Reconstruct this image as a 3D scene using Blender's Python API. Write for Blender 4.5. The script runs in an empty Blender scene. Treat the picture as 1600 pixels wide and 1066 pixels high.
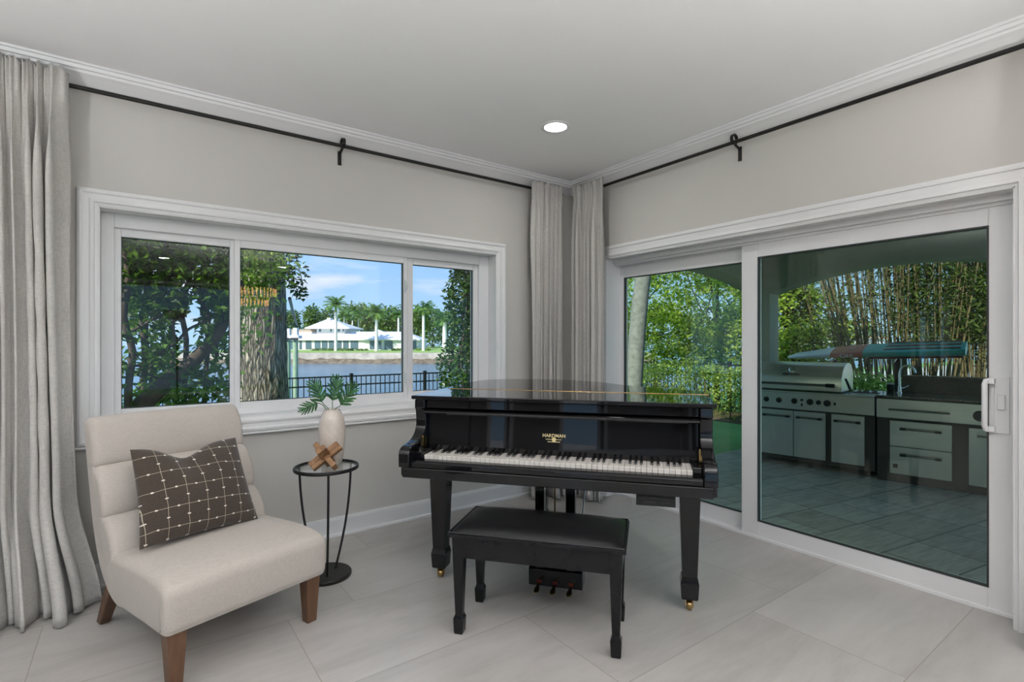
LAMP = 4.0; EXPO = 0.5; SUN = 4.4; SKY = 0.8; UP = 43.0
import bpy, bmesh, math, random
from mathutils import Vector, Matrix, noise
R = random.Random(7)
PI = math.pi
scene = bpy.context.scene
COL = scene.collection

# ------------------------------------------------------------------ materials
class NT:
    def __init__(s, name):
        s.m = bpy.data.materials.new(name); s.m.use_nodes = True
        s.t = s.m.node_tree; s.t.nodes.clear()
        s.out = s.n('ShaderNodeOutputMaterial')
    def n(s, typ, **kw):
        nd = s.t.nodes.new(typ)
        for k, v in kw.items():
            setattr(nd, k, v)
        return nd
    def l(s, a, b): s.t.links.new(a, b)
    def setin(s, sock, val):
        if hasattr(val, 'is_linked'): s.l(val, sock)
        else: sock.default_value = val
    def math(s, op, a, b=None, c=None, clamp=False):
        nd = s.n('ShaderNodeMath', operation=op, use_clamp=clamp)
        for i, q in enumerate((a, b, c)):
            if q is not None: s.setin(nd.inputs[i], q)
        return nd.outputs[0]
    def mix(s, fac, a, b):
        nd = s.n('ShaderNodeMix', data_type='RGBA')
        s.setin(nd.inputs[0], fac); s.setin(nd.inputs[6], a); s.setin(nd.inputs[7], b)
        return nd.outputs[2]
    def coord(s, which='Object'):
        return s.n('ShaderNodeTexCoord').outputs[which]
    def xyz(s, v):
        nd = s.n('ShaderNodeSeparateXYZ'); s.l(v, nd.inputs[0]); return nd.outputs
    def noise(s, vec, scale, detail=4, rough=0.55, stretch=None, dist=0.0):
        if stretch:
            mp = s.n('ShaderNodeMapping'); mp.inputs['Scale'].default_value = stretch
            s.l(vec, mp.inputs['Vector']); vec = mp.outputs[0]
        nd = s.n('ShaderNodeTexNoise'); s.l(vec, nd.inputs['Vector'])
        nd.inputs['Scale'].default_value = scale; nd.inputs['Detail'].default_value = detail
        nd.inputs['Roughness'].default_value = rough; nd.inputs['Distortion'].default_value = dist
        return nd.outputs['Fac']
    def ramp(s, fac, stops):
        nd = s.n('ShaderNodeValToRGB'); el = nd.color_ramp.elements
        while len(el) < len(stops): el.new(0.5)
        for e, (p, c) in zip(el, stops): e.position = p; e.color = c4(c)
        s.l(fac, nd.inputs[0]); return nd.outputs[0]
    def bump(s, h, strength=0.2, dist=0.01):
        nd = s.n('ShaderNodeBump'); s.l(h, nd.inputs['Height'])
        nd.inputs['Strength'].default_value = strength; nd.inputs['Distance'].default_value = dist
        return nd.outputs[0]
    def bsdf(s, color, rough=0.5, metal=0.0, normal=None, spec=None, coat=0.0, sheen=0.0, coat_rough=0.03):
        b = s.n('ShaderNodeBsdfPrincipled')
        s.setin(b.inputs['Base Color'], c4(color) if isinstance(color, tuple) else color)
        s.setin(b.inputs['Roughness'], rough); s.setin(b.inputs['Metallic'], metal)
        if spec is not None: b.inputs['Specular IOR Level'].default_value = spec
        b.inputs['Coat Weight'].default_value = coat; b.inputs['Coat Roughness'].default_value = coat_rough
        b.inputs['Sheen Weight'].default_value = sheen
        if normal is not None: s.l(normal, b.inputs['Normal'])
        return b.outputs[0]
    def done(s, sh): s.l(sh, s.out.inputs['Surface']); return s.m

def c4(c): return tuple(c) + (1.0,) if len(c) == 3 else tuple(c)

def simple(name, col, rough=0.5, metal=0.0, var=0.06, scale=8, bump=0.0, bscale=60, spec=None, coat=0.0, sheen=0.0):
    t = NT(name); co = t.coord()
    f = t.noise(co, scale)
    lo = tuple(max(0, c * (1 - var)) for c in col); hi = tuple(min(1, c * (1 + var)) for c in col)
    cc = t.ramp(f, [(0.3, lo), (0.7, hi)])
    nm = t.bump(t.noise(co, bscale, 3), bump, 0.004) if bump else None
    return t.done(t.bsdf(cc, rough, metal, nm, spec, coat, sheen))

def fabric(name, col, scale=420, var=0.18, blotch=0.05, rough=0.95, sheen=0.15):
    t = NT(name); co = t.coord()
    a = t.noise(co, scale, 2, 0.6, (1, 1, 0.16)); b = t.noise(co, scale, 2, 0.6, (0.16, 0.16, 1))
    w = t.math('MULTIPLY', t.math('ADD', a, b), 0.5)
    big = t.noise(co, 6, 3)
    f = t.math('ADD', t.math('MULTIPLY', w, 0.85), t.math('MULTIPLY', big, 0.15))
    lo = tuple(c * (1 - var) for c in col); hi = tuple(min(1, c * (1 + var)) for c in col)
    cc = t.ramp(f, [(0.35, lo), (0.65, hi)])
    return t.done(t.bsdf(cc, rough, 0, t.bump(w, 0.25, 0.002), sheen=sheen))

def wood(name, c1, c2, scale=3.0, stretch=(8, 8, 0.8), rough=0.4):
    t = NT(name); co = t.coord()
    f = t.noise(co, scale, 6, 0.6, stretch, 1.2)
    cc = t.ramp(f, [(0.3, c1), (0.7, c2)])
    return t.done(t.bsdf(cc, rough, 0, t.bump(f, 0.06, 0.003)))

def glass(name, tint, ior=1.5, strength=1.0):
    """thin window pane: tinted see-through plus a Fresnel mirror reflection"""
    t = NT(name)
    tr = t.n('ShaderNodeBsdfTransparent'); tr.inputs[0].default_value = c4(tint)
    gl = t.n('ShaderNodeBsdfGlossy'); gl.inputs['Roughness'].default_value = 0.0
    gl.inputs[0].default_value = (1, 1, 1, 1)
    lw = t.n('ShaderNodeLayerWeight'); r0 = ((ior - 1) / (ior + 1)) ** 2      # Schlick reflectance, same from both faces
    fres = t.math('ADD', r0, t.math('MULTIPLY', t.math('POWER', lw.outputs['Facing'], 5.0), 1 - r0))
    mx = t.n('ShaderNodeMixShader')
    t.l(t.math('MULTIPLY', fres, strength, clamp=True), mx.inputs[0])
    t.l(tr.outputs[0], mx.inputs[1]); t.l(gl.outputs[0], mx.inputs[2])
    return t.done(mx.outputs[0])

def leafmat(name, dark, light, trans=0.35, rough=0.45):
    t = NT(name)
    g = t.n('ShaderNodeNewGeometry')
    cc = t.ramp(g.outputs['Random Per Island'], [(0.0, dark), (0.75, light), (1.0, tuple(min(1, c * 1.25) for c in light))])
    b = t.bsdf(cc, rough, 0, spec=0.35)
    tl = t.n('ShaderNodeBsdfTranslucent')
    hs = t.n('ShaderNodeHueSaturation'); hs.inputs['Value'].default_value = 1.5; hs.inputs['Saturation'].default_value = 1.1
    t.l(cc, hs.inputs['Color']); t.l(hs.outputs[0], tl.inputs[0])
    mx = t.n('ShaderNodeMixShader'); mx.inputs[0].default_value = trans
    t.l(b, mx.inputs[1]); t.l(tl.outputs[0], mx.inputs[2])
    return t.done(mx.outputs[0])

def emit(name, col, strength):
    t = NT(name); e = t.n('ShaderNodeEmission'); e.inputs[0].default_value = c4(col); e.inputs[1].default_value = strength
    return t.done(e.outputs[0])

def tilefloor():
    t = NT('floor_porcelain'); co = t.coord(); x, y, z = t.xyz(co)
    rowf = t.math('DIVIDE', t.math('SUBTRACT', y, 0.7225), 0.617)
    row = t.math('FLOOR', rowf); fy = t.math('SUBTRACT', rowf, row)
    xs = t.math('DIVIDE', t.math('SUBTRACT', t.math('SUBTRACT', x, 1.185), t.math('MULTIPLY', row, 0.31)), 1.228)
    ci = t.math('FLOOR', xs); fx = t.math('SUBTRACT', xs, ci)
    gx = t.math('LESS_THAN', fx, 0.0034); gy = t.math('LESS_THAN', fy, 0.0068)
    g = t.math('MAXIMUM', gx, gy)
    cmb = t.n('ShaderNodeCombineXYZ'); t.l(ci, cmb.inputs[0]); t.l(row, cmb.inputs[1])
    wn = t.n('ShaderNodeTexWhiteNoise', noise_dimensions='2D'); t.l(cmb.outputs[0], wn.inputs['Vector'])
    ofs = t.n('ShaderNodeVectorMath', operation='MULTIPLY_ADD')
    t.l(wn.outputs['Color'], ofs.inputs[0]); ofs.inputs[1].default_value = (7, 7, 7); t.l(co, ofs.inputs[2])
    v = ofs.outputs[0]
    n1 = t.noise(v, 1.6, 7, 0.62, (0.6, 2.2, 1), 0.8); n2 = t.noise(v, 9, 5, 0.6, (0.5, 2.4, 1))
    f = t.math('ADD', t.math('MULTIPLY', n1, 0.7), t.math('MULTIPLY', n2, 0.3))
    cc = t.ramp(f, [(0.3, (0.345, 0.325, 0.305)), (0.5, (0.425, 0.405, 0.385)), (0.7, (0.48, 0.462, 0.44))])
    br = t.math('ADD', 0.965, t.math('MULTIPLY', wn.outputs['Value'], 0.06))
    mul = t.n('ShaderNodeVectorMath', operation='SCALE'); t.l(cc, mul.inputs[0]); t.l(br, mul.inputs['Scale'])
    cc = t.mix(g, mul.outputs[0], (0.30, 0.275, 0.24, 1))
    rg = t.math('ADD', 0.29, t.math('MULTIPLY', n1, 0.06))
    inv = t.math('SUBTRACT', 1.0, g)
    return t.done(t.bsdf(cc, rg, 0, t.bump(inv, 0.3, 0.002), spec=0.45))

def pavermat():
    t = NT('travertine_pavers'); co = t.coord()
    mp = t.n('ShaderNodeMapping'); mp.inputs['Rotation'].default_value = (0, 0, math.radians(9.6)); t.l(co, mp.inputs['Vector'])
    br = t.n('ShaderNodeTexBrick', offset=0.5, squash=0.66, squash_frequency=2); t.l(mp.outputs[0], br.inputs['Vector'])
    br.inputs['Color1'].default_value = (0.36, 0.34, 0.30, 1); br.inputs['Color2'].default_value = (0.46, 0.44, 0.40, 1)
    br.inputs['Mortar'].default_value = (0.13, 0.12, 0.105, 1)
    br.inputs['Scale'].default_value = 1.0; br.inputs['Mortar Size'].default_value = 0.006
    br.inputs['Brick Width'].default_value = 0.61; br.inputs['Row Height'].default_value = 0.405
    br.inputs['Mortar Smooth'].default_value = 0.2
    n = t.noise(mp.outputs[0], 5, 6, 0.65, (1, 7, 1))
    sh = t.ramp(n, [(0.3, (0.62, 0.62, 0.62)), (0.6, (1, 1, 1))])
    m = t.n('ShaderNodeMix', data_type='RGBA', blend_type='MULTIPLY'); m.inputs[0].default_value = 1
    t.l(br.outputs[0], m.inputs[6]); t.l(sh, m.inputs[7])
    return t.done(t.bsdf(m.outputs[2], 0.6, 0, t.bump(n, 0.15, 0.004)))

def watermat():
    t = NT('bay_water'); co = t.coord()
    n = t.noise(co, 1.1, 6, 0.65, (0.5, 1.7, 1)); n2 = t.noise(co, 0.06, 3)
    cc = t.ramp(n2, [(0.35, (0.06, 0.17, 0.27)), (0.65, (0.09, 0.23, 0.33))])
    return t.done(t.bsdf(cc, 0.12, 0, t.bump(n, 0.55, 0.25), spec=0.5))

def grassmat(name, a, b):
    t = NT(name); co = t.coord()
    n = t.noise(co, 30, 6, 0.7); n2 = t.noise(co, 1.2, 3)
    f = t.math('ADD', t.math('MULTIPLY', n, 0.6), t.math('MULTIPLY', n2, 0.4))
    return t.done(t.bsdf(t.ramp(f, [(0.35, a), (0.65, b)]), 0.9, 0, t.bump(n, 0.8, 0.05)))

def barkmat():
    t = NT('oak_bark'); co = t.coord()
    mp = t.n('ShaderNodeMapping'); mp.inputs['Scale'].default_value = (1, 1, 0.15); t.l(co, mp.inputs['Vector'])
    nz = t.n('ShaderNodeTexNoise'); t.l(mp.outputs[0], nz.inputs['Vector']); nz.inputs['Scale'].default_value = 9; nz.inputs['Detail'].default_value = 5
    ad = t.n('ShaderNodeVectorMath', operation='MULTIPLY_ADD'); t.l(nz.outputs['Color'], ad.inputs[0])
    ad.inputs[1].default_value = (0.16, 0.16, 0.10); t.l(mp.outputs[0], ad.inputs[2])
    vo = t.n('ShaderNodeTexVoronoi', feature='DISTANCE_TO_EDGE'); t.l(ad.outputs[0], vo.inputs['Vector']); vo.inputs['Scale'].default_value = 27
    d = vo.outputs['Distance']
    fine = t.noise(mp.outputs[0], 60, 5, 0.65)
    cc = t.ramp(d, [(0.0, (0.06, 0.05, 0.038)), (0.10, (0.26, 0.225, 0.17)), (0.30, (0.56, 0.51, 0.42))])
    m = t.n('ShaderNodeMix', data_type='RGBA', blend_type='MULTIPLY'); m.inputs[0].default_value = 0.6
    t.l(cc, m.inputs[6]); t.l(t.ramp(fine, [(0.3, (0.5, 0.5, 0.5)), (0.7, (1.1, 1.1, 1.1))]), m.inputs[7])
    h = t.math('ADD', t.math('MINIMUM', d, 0.3), t.math('MULTIPLY', fine, 0.12))
    return t.done(t.bsdf(m.outputs[2], 0.95, 0, t.bump(h, 1.0, 0.09)))

def granite():
    t = NT('speckled_granite'); co = t.coord()
    n = t.noise(co, 90, 4, 0.7); n2 = t.noise(co, 18, 4)
    f = t.math('ADD', t.math('MULTIPLY', n, 0.7), t.math('MULTIPLY', n2, 0.3))
    return t.done(t.bsdf(t.ramp(f, [(0.35, (0.05, 0.035, 0.028)), (0.5, (0.16, 0.12, 0.095)), (0.66, (0.36, 0.30, 0.25))]), 0.12))

def steelmat():
    t = NT('brushed_stainless_steel'); co = t.coord()
    n = t.noise(co, 40, 3, 0.6, (1, 1, 24))
    return t.done(t.bsdf((0.78, 0.77, 0.75), t.math('ADD', 0.27, t.math('MULTIPLY', n, 0.02)), 1.0))

def pillowmat():
    t = NT('brown_stitched_velvet'); co = t.coord(); x, y, z = t.xyz(co)
    wob = t.noise(co, 6, 2)
    wx = t.math('ADD', x, t.math('MULTIPLY', t.math('SUBTRACT', wob, 0.5), 0.022))
    wy = t.math('ADD', y, t.math('MULTIPLY', t.math('SUBTRACT', t.noise(co, 5, 2, stretch=(1.3, 0.7, 1)), 0.5), 0.022))
    S = 0.083
    def fr(v, o=0.0):
        return t.math('ABSOLUTE', t.math('SUBTRACT', t.math('FRACT', t.math('ADD', t.math('DIVIDE', v, S), 0.5 + o)), 0.5))
    lx = t.math('LESS_THAN', fr(wx), 0.010); ly = t.math('LESS_THAN', fr(wy), 0.010)
    d1 = t.math('MULTIPLY', t.math('LESS_THAN', fr(wx, 0.5), 0.055), t.math('LESS_THAN', fr(wy), 0.04))
    d2 = t.math('MULTIPLY', t.math('LESS_THAN', fr(wy, 0.5), 0.03), t.math('LESS_THAN', fr(wx), 0.075))
    m = t.math('MAXIMUM', t.math('MAXIMUM', lx, ly), t.math('MAXIMUM', d1, d2))
    big = t.math('MAXIMUM', d1, d2)
    fz = t.noise(co, 260, 3, 0.7)
    base = t.ramp(fz, [(0.3, (0.040, 0.029, 0.021)), (0.7, (0.075, 0.056, 0.042))])
    thread = t.mix(big, (0.50, 0.44, 0.34, 1), (0.80, 0.75, 0.66, 1))
    return t.done(t.bsdf(t.mix(m, base, thread), 0.95, 0, t.bump(fz, 0.3, 0.003), sheen=0.25))

def grainleather():
    t = NT('black_vinyl'); co = t.coord()
    vo = t.n('ShaderNodeTexVoronoi'); t.l(co, vo.inputs['Vector']); vo.inputs['Scale'].default_value = 420
    return t.done(t.bsdf((0.012, 0.012, 0.013), 0.34, 0, t.bump(vo.outputs['Distance'], 0.12, 0.001)))

def palmtrunkmat():
    t = NT('ringed_palm_bark'); co = t.coord(); x, y, z = t.xyz(co)
    w = t.math('FRACT', t.math('ADD', t.math('MULTIPLY', z, 7.0), t.math('MULTIPLY', t.noise(co, 3, 2), 0.5)))
    ring = t.math('MULTIPLY', t.math('LESS_THAN', w, 0.10), 0.45)
    n = t.noise(co, 14, 5)
    base = t.ramp(n, [(0.3, (0.18, 0.185, 0.18)), (0.7, (0.32, 0.325, 0.32))])
    return t.done(t.bsdf(t.mix(ring, base, (0.22, 0.20, 0.17, 1)), 0.85, 0, t.bump(w, 0.3, 0.02)))

MT = {
 'wall': simple('warm_white_wall_paint', (0.60, 0.58, 0.545), 0.75, var=0.012, scale=3, bump=0.05, bscale=180),
 'farwall': simple('taupe_wall_paint', (0.22, 0.21, 0.20), 0.8, var=0.02, scale=3, bump=0.05, bscale=180),
 'ceil': simple('flat_white_ceiling_paint', (0.90, 0.90, 0.90), 0.9, var=0.01, scale=2, bump=0.03, bscale=120),
 'trim': simple('white_trim_paint', (0.80, 0.80, 0.80), 0.38, var=0.01, scale=3),
 'frame': simple('white_vinyl_frame', (0.78, 0.78, 0.785), 0.42, var=0.01, scale=3),
 'floor': tilefloor(),
 'iron': simple('black_iron', (0.018, 0.017, 0.016), 0.42, 0.4, var=0.2, scale=20),
 'gasket': simple('dark_glazing_gasket', (0.03, 0.035, 0.034), 0.5, var=0.1),
 'linen': fabric('grey_linen_curtain', (0.52, 0.50, 0.47), 260, 0.16),
 'cream': fabric('cream_woven_upholstery', (0.475, 0.43, 0.385), 330, 0.09),
 'walnut': wood('dark_walnut_leg', (0.085, 0.04, 0.02), (0.17, 0.085, 0.042)),
 'teak': wood('oiled_teak', (0.16, 0.075, 0.03), (0.36, 0.19, 0.085), 4, (6, 6, 6), 0.5),
 'lacquer': simple('black_piano_lacquer', (0.006, 0.006, 0.007), 0.03, var=0.05, spec=0.45),
 'satin': simple('black_satin_wood', (0.008, 0.008, 0.009), 0.16, var=0.1, spec=0.3),
 'ivory': simple('ivory_key', (0.74, 0.70, 0.65), 0.22, var=0.015),
 'ebony': simple('ebony_key', (0.007, 0.007, 0.007), 0.25, var=0.1),
 'brass': simple('polished_brass', (0.62, 0.43, 0.18), 0.2, 1.0, var=0.08, scale=30),
 'oldbrass': simple('worn_brass', (0.42, 0.28, 0.12), 0.32, 1.0, var=0.15, scale=30),
 'gold': simple('gilt_lettering', (0.80, 0.66, 0.34), 0.4, 0.3, var=0.05),
 'vinyl': grainleather(),
 'felt': simple('red_felt', (0.16, 0.02, 0.015), 0.9, var=0.1),
 'pillow': pillowmat(),
 'clear': glass('clear_window_glass', (0.985, 0.99, 0.988), 1.5, 0.5),
 'tint': glass('green_tinted_door_glass', (0.87, 0.925, 0.86), 1.5, 0.75),
 'tabletop': glass('clear_table_glass', (0.975, 0.99, 0.985), 1.5, 0.9),
 'ceramic': simple('speckled_cream_ceramic', (0.64, 0.57, 0.50), 0.16, var=0.07, scale=60, coat=0.4),
 'frond': leafmat('potted_frond_leaf', (0.018, 0.07, 0.03), (0.06, 0.17, 0.055), 0.25),
 'lens': emit('lit_lamp_lens', (1.0, 0.97, 0.92), 9.0),
 'crystal': emit('glowing_crystal', (1.0, 0.52, 0.2), 9.0),
 'stucco': simple('painted_lanai_stucco', (0.37, 0.37, 0.29), 0.9, var=0.04, bump=0.25, bscale=70),
 'roof': simple('roof_soffit', (0.55, 0.55, 0.53), 0.9),
 'paver': pavermat(), 'water': watermat(), 'bark': barkmat(), 'granite': granite(), 'steel': steelmat(),
 'lawn': grassmat('lawn_grass', (0.14, 0.34, 0.10), (0.25, 0.52, 0.16)),
 'farlawn': grassmat('sunny_bank_grass', (0.22, 0.36, 0.07), (0.36, 0.52, 0.14)),
 'cabinet': simple('dark_brown_cabinet', (0.055, 0.045, 0.04), 0.45, var=0.1),
 'blackplastic': simple('black_plastic', (0.015, 0.015, 0.015), 0.4, var=0.1),
 'darksteel': simple('dark_steel_handle', (0.20, 0.20, 0.20), 0.28, 1.0, var=0.1),
 'chrome': simple('chrome', (0.90, 0.90, 0.91), 0.08, 1.0, var=0.02),
 'brownwall': simple('brown_stone_backsplash', (0.10, 0.075, 0.06), 0.35, var=0.25, scale=40),
 'boardwhite': simple('pale_blue_board_nose', (0.74, 0.80, 0.83), 0.25, var=0.02),
 'boardred': simple('coral_red_board_band', (0.60, 0.15, 0.09), 0.25, var=0.03),
 'boardteal': simple('teal_board_deck', (0.05, 0.48, 0.40), 0.25, var=0.04),
 'boarddark': simple('maroon_board_stripe', (0.10, 0.03, 0.035), 0.3, var=0.05),
 'cane': simple('tan_bamboo_cane', (0.125, 0.095, 0.042), 0.5, var=0.45, scale=5),
 'bambooleaf': leafmat('bamboo_leaf', (0.02, 0.05, 0.010), (0.10, 0.15, 0.03), 0.3),
 'shrubleaf': leafmat('dark_shrub_leaf', (0.018, 0.055, 0.006), (0.11, 0.21, 0.025), 0.45),
 'ficusleaf': leafmat('glossy_ficus_leaf', (0.014, 0.045, 0.010), (0.06, 0.13, 0.025), 0.25, 0.35),
 'hedgeleaf': leafmat('hedge_leaf', (0.10, 0.18, 0.035), (0.42, 0.52, 0.14), 0.45),
 'treeleaf': leafmat('broad_tree_leaf', (0.10, 0.19, 0.025), (0.48, 0.58, 0.12), 0.5),
 'farleaf': leafmat('distant_tree_leaf', (0.06, 0.12, 0.03), (0.17, 0.27, 0.07), 0.3),
 'palmleaf': leafmat('palm_frond_leaf', (0.05, 0.12, 0.03), (0.16, 0.28, 0.07), 0.3),
 'branch': simple('grey_brown_branch', (0.075, 0.058, 0.042), 0.9, var=0.3, scale=14, bump=0.4, bscale=40),
 'palmtrunk': palmtrunkmat(),
 'palegrey': simple('pale_palm_trunk', (0.70, 0.69, 0.65), 0.9, var=0.06),
 'crownshaft': simple('yellow_green_crownshaft', (0.36, 0.44, 0.06), 0.5, var=0.1),
 'whitewall': simple('white_house_stucco', (0.78, 0.77, 0.74), 0.85, var=0.03),
 'whiteroof': simple('white_tile_roof', (0.72, 0.74, 0.76), 0.6, var=0.05, scale=1.5),
 'houseglass': simple('blue_house_glass', (0.10, 0.16, 0.19), 0.08, var=0.2, scale=0.3),
 'tanroof': simple('tan_roof', (0.42, 0.33, 0.24), 0.8, var=0.1),
 'seawall': simple('weathered_concrete', (0.46, 0.43, 0.37), 0.9, var=0.3, scale=0.6, bump=0.5, bscale=3),
 'rubble': simple('mossy_rubble', (0.16, 0.13, 0.09), 0.95, var=0.5, scale=1.2, bump=0.8, bscale=4),
 'concrete': simple('bleached_driveway', (0.62, 0.60, 0.56), 0.9, var=0.06),
 'piling': simple('sea_green_piling', (0.30, 0.42, 0.26), 0.7, var=0.1),
 'pilingcap': simple('white_piling_motor', (0.72, 0.72, 0.70), 0.5),
 'mulch': simple('leaf_litter', (0.13, 0.09, 0.05), 0.95, var=0.4, scale=20, bump=0.6, bscale=40),
}

# ------------------------------------------------------------------ mesh builder
class MB:
    def __init__(s): s.v = []; s.f = []; s.mi = []; s.cur = 0
    def add(s, vs, fs, mat=None):
        b = len(s.v)
        s.v += [tuple(mat @ Vector(p)) if mat is not None else tuple(p) for p in vs]
        s.f += [tuple(b + i for i in q) for q in fs]; s.mi += [s.cur] * len(fs)
        return s
    def box(s, x0, x1, y0, y1, z0, z1, mat=None):
        vs = [(x0, y0, z0), (x1, y0, z0), (x1, y1, z0), (x0, y1, z0), (x0, y0, z1), (x1, y0, z1), (x1, y1, z1), (x0, y1, z1)]
        return s.add(vs, [(0, 3, 2, 1), (4, 5, 6, 7), (0, 1, 5, 4), (1, 2, 6, 5), (2, 3, 7, 6), (3, 0, 4, 7)], mat)
    def taper(s, x, y, z0, w0, z1, w1, d0=None, d1=None, dx=0, dy=0):
        """square post from (x,y,z0) width w0 to (x+dx,y+dy,z1) width w1"""
        d0 = d0 or w0; d1 = d1 or w1; vs = []
        for (cx, cy, z, w, d) in ((x, y, z0, w0, d0), (x + dx, y + dy, z1, w1, d1)):
            vs += [(cx - w / 2, cy - d / 2, z), (cx + w / 2, cy - d / 2, z), (cx + w / 2, cy + d / 2, z), (cx - w / 2, cy + d / 2, z)]
        return s.add(vs, [(0, 3, 2, 1), (4, 5, 6, 7), (0, 1, 5, 4), (1, 2, 6, 5), (2, 3, 7, 6), (3, 0, 4, 7)])
    def post(s, x, y, secs):
        """square loft: secs = [(z, width), ...]"""
        vs = []; fs = []
        for z, w in secs:
            vs += [(x - w / 2, y - w / 2, z), (x + w / 2, y - w / 2, z), (x + w / 2, y + w / 2, z), (x - w / 2, y + w / 2, z)]
        n = len(secs)
        for i in range(n - 1):
            for k in range(4): a = 4 * i + k; b = 4 * i + (k + 1) % 4; fs.append((a, b, b + 4, a + 4))
        fs += [(3, 2, 1, 0), tuple(4 * (n - 1) + k for k in range(4))]
        return s.add(vs, fs)
    def tube(s, pts, r, n=10, caps=True):
        pts = [Vector(p) for p in pts]; rs = r if isinstance(r, (list, tuple)) else [r] * len(pts)
        vs = []; fs = []; up = None
        for i, p in enumerate(pts):
            t = (pts[min(i + 1, len(pts) - 1)] - pts[max(i - 1, 0)]).normalized()
            if up is None:
                up = Vector((0, 0, 1)) if abs(t.z) < 0.9 else Vector((1, 0, 0))
            a = (up - t * up.dot(t)).normalized(); b = t.cross(a); up = a
            for k in range(n):
                th = 2 * PI * k / n; vs.append(p + (a * math.cos(th) + b * math.sin(th)) * rs[i])
        for i in range(len(pts) - 1):
            for k in range(n):
                q = i * n + k; q2 = i * n + (k + 1) % n; fs.append((q, q2, q2 + n, q + n))
        if caps: fs += [tuple(range(n - 1, -1, -1)), tuple((len(pts) - 1) * n + k for k in range(n))]
        return s.add(vs, fs)
    def lathe(s, prof, n=32, c=(0, 0, 0), mat=None):
        vs = []; fs = []
        for r, z in prof:
            for k in range(n):
                th = 2 * PI * k / n; vs.append((c[0] + r * math.cos(th), c[1] + r * math.sin(th), c[2] + z))
        for i in range(len(prof) - 1):
            for k in range(n):
                q = i * n + k; q2 = i * n + (k + 1) % n; fs.append((q, q2, q2 + n, q + n))
        ring = prof[0] == prof[-1]                    # a closed profile is a ring: no caps
        if prof[0][0] > 1e-6 and not ring: fs.append(tuple(range(n - 1, -1, -1)))
        if prof[-1][0] > 1e-6 and not ring: fs.append(tuple((len(prof) - 1) * n + k for k in range(n)))
        return s.add(vs, fs, mat)
    def prism(s, poly, ax, lo, hi):
        """extrude a 2-D polygon along axis: ax 0: poly=(y,z), 1: poly=(x,z), 2: poly=(x,y)"""
        n = len(poly); vs = []
        for h in (lo, hi):
            for a, b in poly: vs.append([(h, a, b), (a, h, b), (a, b, h)][ax])
        fs = [tuple(range(n))[::-1], tuple(range(n, 2 * n))] + [(k, (k + 1) % n, n + (k + 1) % n, n + k) for k in range(n)]
        return s.add(vs, fs)
    def loft(s, rings, closed=True):
        n = len(rings[0]); vs = [p for r in rings for p in r]; fs = []
        for i in range(len(rings) - 1):
            for k in range(n): q = i * n + k; q2 = i * n + (k + 1) % n; fs.append((q, q2, q2 + n, q + n))
        if closed: fs += [tuple(range(n - 1, -1, -1)), tuple((len(rings) - 1) * n + k for k in range(n))]
        return s.add(vs, fs)
    def build(s, name, mat, parent=None, smooth=None, bevel=0, seg=2, fix=True):
        me = bpy.data.meshes.new(name); me.from_pydata(s.v, [], s.f)
        for m in (mat if isinstance(mat, (list, tuple)) else [mat]): me.materials.append(MT[m])
        if any(s.mi): me.polygons.foreach_set('material_index', s.mi)
        if fix:
            bm = bmesh.new(); bm.from_mesh(me); bmesh.ops.recalc_face_normals(bm, faces=bm.faces); bm.to_mesh(me); bm.free()
        if smooth is not None:
            me.shade_smooth(); me.set_sharp_from_angle(angle=math.radians(smooth))
        me.update()
        o = bpy.data.objects.new(name, me); COL.objects.link(o)
        if parent is not None: o.parent = parent
        if bevel:
            b = o.modifiers.new('bevel', 'BEVEL'); b.width = bevel; b.segments = seg; b.limit_method = 'ANGLE'; b.angle_limit = math.radians(40)
        return o

def tag(o, label=None, cat=None, group=None, kind=None):
    if label: o['label'] = label
    if cat: o['category'] = cat
    if group: o['group'] = group
    if kind: o['kind'] = kind
    return o
def thing(name, label, cat, loc=(0, 0, 0), rz=0.0, group=None):
    o = bpy.data.objects.new(name, None); o.empty_display_size = 0.1; COL.objects.link(o)
    o.location = loc; o.rotation_euler = (0, 0, rz)
    return tag(o, label, cat, group)
def struct(name, label=None, cat=None, loc=(0, 0, 0)):
    o = bpy.data.objects.new(name, None); COL.objects.link(o); o.location = loc
    return tag(o, label, cat, None, 'structure')

def sweep_rect(mb, plane, off, sign, a0, a1, b0, b1, prof):
    """picture-frame moulding round a rectangle. plane 'y': (a=x,b=z) at y=off; plane 'x': (a=y,b=z) at x=off.
    prof = [(inset from outer edge, height off the wall)]"""
    rings = []
    for ins, h in prof:
        c = [(a0 + ins, b0 + ins), (a1 - ins, b0 + ins), (a1 - ins, b1 - ins), (a0 + ins, b1 - ins)]
        rings.append([(a, off + sign * h, b) if plane == 'y' else (off + sign * h, a, b) for a, b in c])
    mb.loft(rings, closed=False)
    return mb

def smoothstep(a, b, x):
    t = max(0, min(1, (x - a) / (b - a))); return t * t * (3 - 2 * t)
# ------------------------------------------------------------------ room shell
XL, XR, YF, YB, ZC = -4.5, 3.23, -4.5, 3.52, 2.72
WO = (-0.153, 2.395, 0.845, 2.02)          # window opening x0 x1 z0 z1
DO = (0.56, 3.08, 2.005)                   # door opening y0 y1 ztop
tag(MB().box(XL - 0.25, XR + 0.24, YF - 0.25, YB + 0.25, -0.15, 0).build('floor', 'floor'), 'pale stone porcelain tile floor laid in a staggered pattern', 'floor', None, 'structure')
tag(MB().box(XL - 0.25, XR + 0.24, YF - 0.25, YB + 0.25, ZC, ZC + 0.12).build('ceiling', 'ceil'), 'flat white ceiling', 'ceiling', None, 'structure')

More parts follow.
